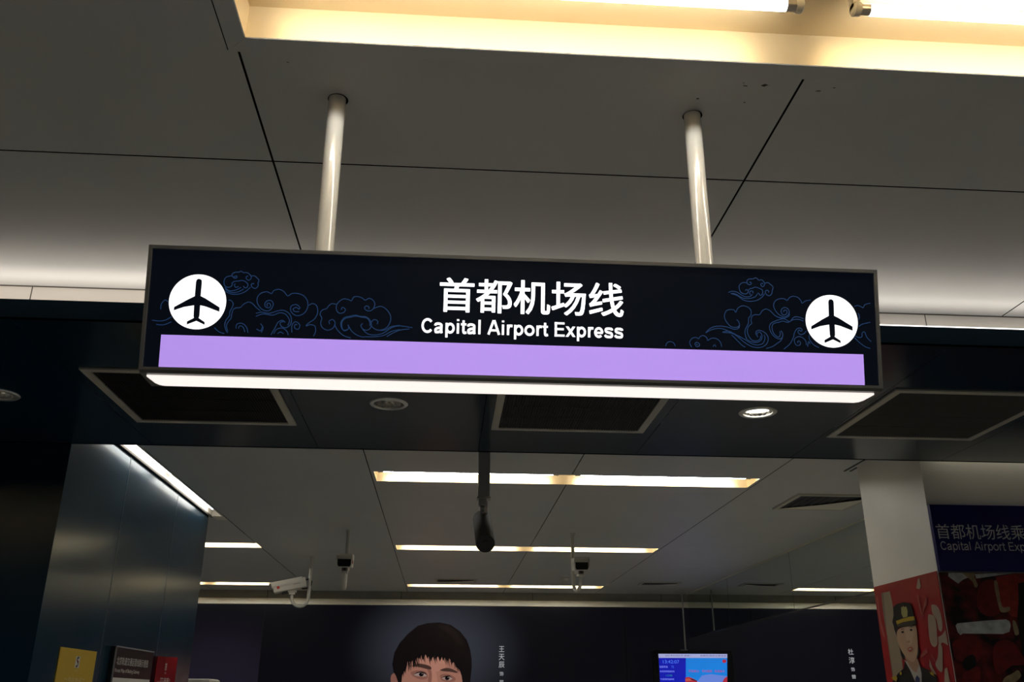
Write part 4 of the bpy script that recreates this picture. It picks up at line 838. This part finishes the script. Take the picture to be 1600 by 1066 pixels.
# ---------------------------------------------------------------- far wall: three backlit posters
def poster_bg(name, glow):
    m = bpy.data.materials.new(name)
    m.use_nodes = True
    nt = m.node_tree
    b = nt.nodes['Principled BSDF']
    b.inputs['Base Color'].default_value = (0.002, 0.002, 0.003, 1)
    b.inputs['Roughness'].default_value = 0.3
    b.inputs['Specular IOR Level'].default_value = 0.06
    tc = nt.nodes.new('ShaderNodeTexCoord')
    mp = nt.nodes.new('ShaderNodeMapping')
    mp.inputs['Scale'].default_value = (0.55, 1, 0.75)
    nt.links.new(tc.outputs['Object'], mp.inputs['Vector'])
    ln = nt.nodes.new('ShaderNodeVectorMath'); ln.operation = 'LENGTH'
    nt.links.new(mp.outputs['Vector'], ln.inputs[0])
    ramp = nt.nodes.new('ShaderNodeValToRGB')
    ramp.color_ramp.interpolation = 'EASE'
    e = ramp.color_ramp.elements
    e[0].position, e[0].color = 0.15, (*lin(glow), 1)
    e[1].position, e[1].color = 0.75, (*lin('09090D'), 1)
    nt.links.new(ln.outputs['Value'], ramp.inputs['Fac'])
    nt.links.new(ramp.outputs['Color'], b.inputs['Emission Color'])
    b.inputs['Emission Strength'].default_value = 1.0
    return m
POSTER_Y = 13.205
def backlit_poster(x0, x1, label, glow, focus):
    t = thing('lightbox_poster', label, 'poster', (focus[0], POSTER_Y, focus[1] + EYE), 0, 'backlit portrait posters on the far wall')
    bm = BM()
    box(bm, x0 - focus[0] + 0.003, x1 - focus[0] - 0.003, -0.02, 0.04, 0.5 - focus[1] - EYE, 1.200 - focus[1])
    obj('printed_sheet', bm, poster_bg('poster_print', glow), t)
    bm = BM()
    for a, b in ((x0, x0 + 0.003), (x1 - 0.003, x1)):
        box(bm, a - focus[0], b - focus[0], -0.026, 0.04, 0.45 - focus[1] - EYE, 1.205 - focus[1])
    box(bm, x0 - focus[0], x1 - focus[0], -0.026, 0.04, 0.45 - focus[1] - EYE, 0.5 - focus[1] - EYE)
    obj('poster_frame', bm, 'black', t)
    return t
p = backlit_poster(-2.45, 2.55, 'dark backlit poster with the head of a short-haired man', '30323A', (-0.05, 0.62))
NM = ['suit', 'skin', 'skin_shade', 'skin_light', 'hair', 'hair_sheen', 'brow', 'eye_white', 'lips']
CM = ['101014', '895F52', '724B41', '96695B', '0A0608', '130C0D', '3B2823', '85736E', '7A453F']
mm = [print_mat('portrait_' + n, c, 0.85) for n, c in zip(NM, CM)]
bm = BM()
print_layers(bm, MAN_PRINT, lambda u, v, h: (u + 0.05, -0.0205 - h, max(v, 0.52) - 0.62 - EYE), NM)
rng = random.Random(3)
C = [(0.0 + a, b) for a, b in ((-0.545, 0.345), (-0.47, 0.425), (-0.38, 0.49), (-0.27, 0.535), (-0.15, 0.56), (-0.03, 0.565), (0.09, 0.54), (0.18, 0.48), (0.25, 0.41), (0.31, 0.345))]
line = spline(C, 12)
for q in range(150):
    c = line[rng.randrange(len(line))]
    x, z = c.x + rng.uniform(-0.02, 0.02), c.y + rng.uniform(-0.01, 0.05)
    ln, sl, w = rng.uniform(0.05, 0.15), rng.uniform(-0.03, 0.06), rng.uniform(0.004, 0.010)
    h = 0.0105 + q * 0.00001
    poly(bm, [(a + 0.05, -0.0205 - h, b - 0.62) for a, b in ((x - w, z + 0.06), (x + w, z + 0.06), (x + sl * 0.6 + w * 0.6, z - ln * 0.5), (x + sl, z - ln), (x + sl * 0.5 - w * 0.6, z - ln * 0.45))], NM.index('hair'))
obj('portrait_print', bm, mm, p, label='printed face of a man with dark fringe')
M['name_white'] = print_mat('name_print', '8E8E90', 0.9)
def name_column(parent, fx, fz, cx, items):
    bm = BM()
    for ch, zt, hgt in items:
        w = hgt * 0.98
        letters(bm, ch, lambda u, v: (u - fx, -0.0212, v - fz), cx - w / 2, cx + w / 2, zt - hgt, zt, bold=0.008)
    obj('name_lettering', bm, 'name_white', parent)
name_column(p, -0.05, 0.62, 0.815, [('王', 0.675, 0.075), ('天', 0.575, 0.080), ('辰', 0.475, 0.080), ('饰', 0.345, 0.055), ('顾', 0.236, 0.055)])
p = backlit_poster(2.55, 7.55, 'dark backlit poster behind the hanging screen and the glass panels', '0B0B10', (5.05, 0.50))
name_column(p, 5.05, 0.50, 5.765, [('杜', 0.668, 0.080), ('淳', 0.557, 0.085), ('饰', 0.421, 0.055), ('曾', 0.325, 0.055)])
backlit_poster(-7.45, -2.45, 'dark purple backlit poster beside the blue metal wall', '1B1722', (-3.0, 0.2))

# ---------------------------------------------------------------- hanging screen
TX, TY, TZ = 3.336, 12.6, 2.161
t = thing('hanging_screen', 'lit blue information screen hanging from a thin rod before the far wall', 'screen', (TX, TY, TZ))
bm = BM(); box(bm, -0.535, 0.535, 0.002, 0.09, -0.63, 0.045, bevel=0.008); obj('screen_housing', bm, 'black', t)
bm = BM()
for a in ((-0.535, -0.468, -0.63, 0.045), (0.468, 0.535, -0.63, 0.045), (-0.468, 0.468, 0.002, 0.045), (-0.468, 0.468, -0.63, -0.53)):
    box(bm, a[0], a[1], -0.012, 0.002, a[2], a[3])
obj('bezel', bm, 'black', t)
SN = ['navy', 'sky', 'haze', 'bar', 'red', 'roof', 'dark', 'text_light', 'text_dim', 'text_teal', 'text_dark', 'text_red']
SCOL = ['0A12A0', '1473CC', '5A76C4', '9A9EC8', '9C2438', 'A85040', '3A1A28', '8C9CE0', '4C7CD8', '1C7C90', '3A3C60', '8C3C68']
sm = [print_mat('screen_' + n, c, 1.0) for n, c in zip(SN, SCOL)]
bm = BM()
def scr(u, v, h): return (min(max(u - TX, -0.468), 0.468), 0.001 - h, min(max(v - TZ, -0.53), 0.002))
print_layers(bm, SCREEN_PRINT, scr, SN)
def st(body, u0, u1, v0, v1, m, bold=0.0):
    letters(bm, body, lambda u, v: scr(u, v, 0.0052), u0, u1, v0, v1, bold, SN.index(m))
st('13:42:07', 2.925, 3.145, 2.041, 2.083, 'text_dim')
st('当前车站', 2.876, 2.985, 1.985, 2.012, 'text_light'); st('T2', 3.035, 3.068, 1.985, 2.010, 'text_dim')
st('本次列车到站时间', 2.876, 3.070, 1.929, 1.953, 'text_light')
st('1分钟', 2.955, 3.040, 1.876, 1.903, 'text_teal')
st('下次列车到站时间', 2.876, 3.060, 1.832, 1.855, 'text_light')
st('不忘初心', 3.262, 3.406, 1.930, 1.962, 'text_red', 0.01); st('牢记使命', 3.445, 3.580, 1.930, 1.962, 'text_red', 0.01); st('永远奋斗', 3.615, 3.752, 1.930, 1.962, 'text_red', 0.01)
st('2021年03月01日 星期一', 2.960, 3.320, 2.127, 2.150, 'text_dark'); st('首都机场线运营信息', 3.433, 3.790, 2.128, 2.151, 'text_dark')
obj('display_picture', bm, sm, t)
bm = BM()
tube(bm, [(3.255 - TX, 0.05, 0.045), (3.255 - TX, 0.05, CEIL - TZ)], 0.010, 12)
obj('hanging_rod', bm, 'post', t, True)
bm = BM(); box(bm, 3.185 - TX, 3.275 - TX, 0.02, 0.08, 0.043, 0.055); obj('rod_bracket', bm, 'post', t)

# ---------------------------------------------------------------- notices on the blue wall
NX = WL_X + 0.0016
def on_left(h): return lambda u, v: (NX + h, u, v)
def sheet_left(name, label, cat, y0, y1, z0, z1, m, thick=0.004):
    t = thing(name, label, cat, (NX, (y0 + y1) / 2, z0))
    bm = BM(); box(bm, 0, thick, y0 - (y0 + y1) / 2, y1 - (y0 + y1) / 2, 0, z1 - z0)
    o = obj('board', bm, m, t)
    return t, (lambda h: (lambda u, v: (thick + h, u - (y0 + y1) / 2, v - z0)))
M['yellow'] = mat('yellow_notice_print', (0.74, 0.50, 0.04), rough=0.45, vary=0.06)
M['red_paper'] = mat('red_notice_print', (0.62, 0.015, 0.03), rough=0.35, vary=0.08)
M['print_white'] = mat('white_print', (0.85, 0.83, 0.78), rough=0.5)
M['print_pale'] = mat('pale_yellow_print', (0.85, 0.72, 0.38), rough=0.5)
M['logo_dark'] = mat('logo_dark_print', (0.06, 0.03, 0.04), rough=0.5)
M['logo_red'] = mat('logo_red_print', (0.35, 0.03, 0.05), rough=0.5)
t, fn = sheet_left('yellow_notice', 'yellow notice at the left on the blue metal wall', 'notice', 5.03, 5.552, 1.10, 1.842, 'yellow')
bm = BM()
poly(bm, [fn(0.0006)(u, v) for u, v in ((5.255, 1.748), (5.318, 1.748), (5.318, 1.806), (5.255, 1.806))], 0)
ribbon(bm, spline([(5.300, 1.797), (5.285, 1.800), (5.273, 1.792), (5.280, 1.782), (5.295, 1.772), (5.292, 1.760), (5.278, 1.754), (5.270, 1.760)], 6), 0.010, fn(0.001), 1)
ribbon(bm, spline([(5.276, 1.786), (5.292, 1.781), (5.300, 1.774)], 4), 0.008, fn(0.0014), 2)
letters(bm, '北京地铁', fn(0.0006), 5.262, 5.312, 1.729, 1.740, 0, 3)
letters(bm, '口罩佩戴提示', fn(0.0006), 5.145, 5.437, 1.642, 1.700, 0, 3)
obj('printed_text', bm, ['print_white', 'logo_dark', 'logo_red', 'print_pale'], t)
M['map_black'] = mat('map_board_black', (0.010, 0.009, 0.010), rough=0.3)
t, fn = sheet_left('route_map_board', 'black-headed subway route map board between the yellow and red notices', 'map board', 5.79, 6.53, 0.95, 1.884, 'map_black', 0.03)
bm = BM()
letters(bm, '北京轨道交通运营线路示意图', fn(0.0006), 5.828, 6.436, 1.783, 1.829, 0, 0)
letters(bm, 'Route Map of Beijing Subway', fn(0.0006), 5.818, 6.280, 1.735, 1.763, 0, 0)
obj('heading_text', bm, 'print_white', t)
bm = BM()
box(bm, 0.030, 0.0312, 5.80 - 6.16, 6.52 - 6.16, 0.02, 1.711 - 0.95)
obj('map_sheet', bm, 'print_white', t)
bm = BM()
box(bm, 0.026, 0.034, 5.784 - 6.16, 5.79 - 6.16, 0, 0.934); box(bm, 0.026, 0.034, 5.784 - 6.16, 6.53 - 6.16, 0.930, 0.937)
obj('edge_strip', bm, 'post', t)
t = thing('red_notice', 'red notice sheet at the right on the blue metal wall', 'notice', (NX, 6.90, 1.10))
bm = BM()
n = 14
rows = []
for j in range(2):
    z = (0.0, 0.765)[j]
    rows.append([bm.verts.new((0.006 + 0.05 * (1 - math.sin(math.pi * k / n)) * 0.35, 6.655 + 0.50 * k / n - 6.90, z + (0.010 * k / n if j else 0))) for k in range(n + 1)])
for k in range(n): bm.faces.new((rows[0][k], rows[0][k + 1], rows[1][k + 1], rows[1][k]))
bmesh.ops.solidify(bm, geom=bm.faces[:], thickness=0.002)
obj('paper_sheet', bm, 'red_paper', t, True)
def onr(u, v): return (0.0135, u - 6.90, v - 1.10)
bm = BM()
letters(bm, '首', onr, 6.893, 6.945, 1.779, 1.830, 0); letters(bm, '地铁', onr, 6.900, 6.940, 1.757, 1.769)
letters(bm, '一码通乘车', onr, 6.745, 7.105, 1.670, 1.733, 0)
obj('printed_text', bm, 'print_white', t)
# machine whose pale top shows past the end of the wall
t = thing('white_machine', 'pale rounded machine top just past the end of the blue metal wall', 'machine', (-2.25, 8.45, 0))
bm = BM(); box(bm, -0.30, 0.315, -0.15, 0.25, 0.06, 1.752, bevel=0.03); obj('machine_body', bm, 'cam_white', t, True)
bm = BM(); box(bm, -0.27, 0.285, -0.12, 0.22, 0, 0.06); obj('plinth', bm, 'cam_dark', t)
bm = BM(); box(bm, -0.2, 0.2, -0.155, -0.149, 1.25, 1.55, bevel=0.002); obj('front_screen', bm, 'lens', t)

# ---------------------------------------------------------------- pier: paper face and pilot poster; wall: sign and film poster
PX = WR_X
t = thing('pilot_poster', 'red poster on the white pier showing a woman in black pilot cap and uniform', 'poster', (PX, 5.17, 0.9))
bm = BM(); box(bm, -0.004, -0.001, 4.795 - 5.17, 5.555 - 5.17, 0, 0.641 + EYE - 0.9)
M['pilot_red'] = mat('pilot_poster_red', (0.30, 0.014, 0.018), spec=0.25, rough=0.3, vary=0.12, scale=5)
obj('printed_sheet', bm, 'pilot_red', t)
PN = ['column', 'column_edge', 'sheen', 'petal', 'pink', 'uniform', 'shirt', 'tie', 'neck', 'face', 'face_light', 'visor', 'gold', 'emblem', 'brow', 'lips', 'eye_white']
PC = [(.30, .24, .17), (.20, .16, .12), (.40, .12, .11), (.34, .26, .20), (.36, .09, .08), (.012, .011, .011), (.38, .36, .33), (.03, .04, .12), (.36, .22, .15), (.46, .30, .20), (.52, .36, .26), (.05, .042, .03), (.42, .30, .03), (.36, .33, .13), (.10, .06, .04), (.36, .10, .08), (.5, .46, .42)]
bm = BM()
K = WR_X / 2.608
print_layers(bm, PILOT_PRINT, lambda u, v, h: (-0.0042 - h, min(max(u * K, 4.797), 5.553) - 5.17, min(max((v - EYE) * K + EYE, 0.91), 2.238) - 0.9), PN, 0.0003)
obj('pilot_print', bm, [mat('pilot_' + n, c, rough=0.5, spec=0.15) for n, c in zip(PN, PC)], t, label='printed woman in pilot uniform and white petals')

FY = WR_Y0
t = thing('blue_direction_sign', 'dark blue unlit airport express sign on the wall right of the white pier', 'sign', (4.3, FY, 0.635 + EYE))
M['deep_blue'] = mat('deep_blue_sign', (0.003, 0.005, 0.11), rough=0.35, spec=0.12)
bm = BM(); box(bm, WR_X - 4.3, 1.7, -0.03, 0, 0.004, 0.358, bevel=0.003); obj('sign_box', bm, 'deep_blue', t)
M['grey_letters'] = mat('grey_lettering', (0.60, 0.66, 0.72), rough=0.4)
def ob(u, v): return (u - 4.3, -0.0312, v - 0.635)
bm = BM(); letters(bm, '首都机场线乘车', ob, 2.642, 3.222, 0.806, 0.887, 0, 0); obj('chinese_lettering', bm, 'grey_letters', t)
bm = BM(); grotesque_line(bm, 'Capital Airport Express', ob, 2.650, 3.235, 0.748, 0.793, 0.125); obj('english_lettering', bm, 'grey_letters', t)

t = thing('film_poster', 'dark red and black poster with a pale bar below the blue sign', 'poster', (4.3, FY, 0.8))
bm = BM(); box(bm, WR_X - 4.3, 1.7, -0.012, -0.001, 0, 0.632 + EYE - 0.8)
m = bpy.data.materials.new('film_poster_print'); m.use_nodes = True
nt = m.node_tree; b = nt.nodes['Principled BSDF']; b.inputs['Roughness'].default_value = 0.45; b.inputs['Specular IOR Level'].default_value = 0.12
tc = nt.nodes.new('ShaderNodeTexCoord'); nz = nt.nodes.new('ShaderNodeTexNoise'); nz.inputs['Scale'].default_value = 9; nz.inputs['Detail'].default_value = 6
rp = nt.nodes.new('ShaderNodeValToRGB'); rp.color_ramp.elements[0].position = 0.42; rp.color_ramp.elements[0].color = (0.004, 0.003, 0.003, 1)
rp.color_ramp.elements[1].position = 0.75; rp.color_ramp.elements[1].color = (0.16, 0.012, 0.010, 1)
nt.links.new(tc.outputs['Object'], nz.inputs['Vector']); nt.links.new(nz.outputs['Fac'], rp.inputs['Fac']); nt.links.new(rp.outputs['Color'], b.inputs['Base Color'])
obj('printed_sheet', bm, m, t)
FN_ = ['red', 'red_light', 'black', 'gold', 'white']
FC_ = [(.10, .006, .006), (.19, .018, .013), (.004, .003, .003), (.20, .15, .08), (.34, .36, .36)]
bm = BM()
print_layers(bm, FILM_PRINT, lambda u, v, h: (max(u * 4.778 / 4.72, WR_X + 0.003) - 4.3, -0.0122 - h, min((v - EYE) * 4.778 / 4.72 + EYE, 2.230) - 0.8), FN_, 0.0003)
obj('abstract_print', bm, [mat('film_' + n, c, rough=0.5, spec=0.15, vary=0.35, scale=25) for n, c in zip(FN_, FC_)], t)
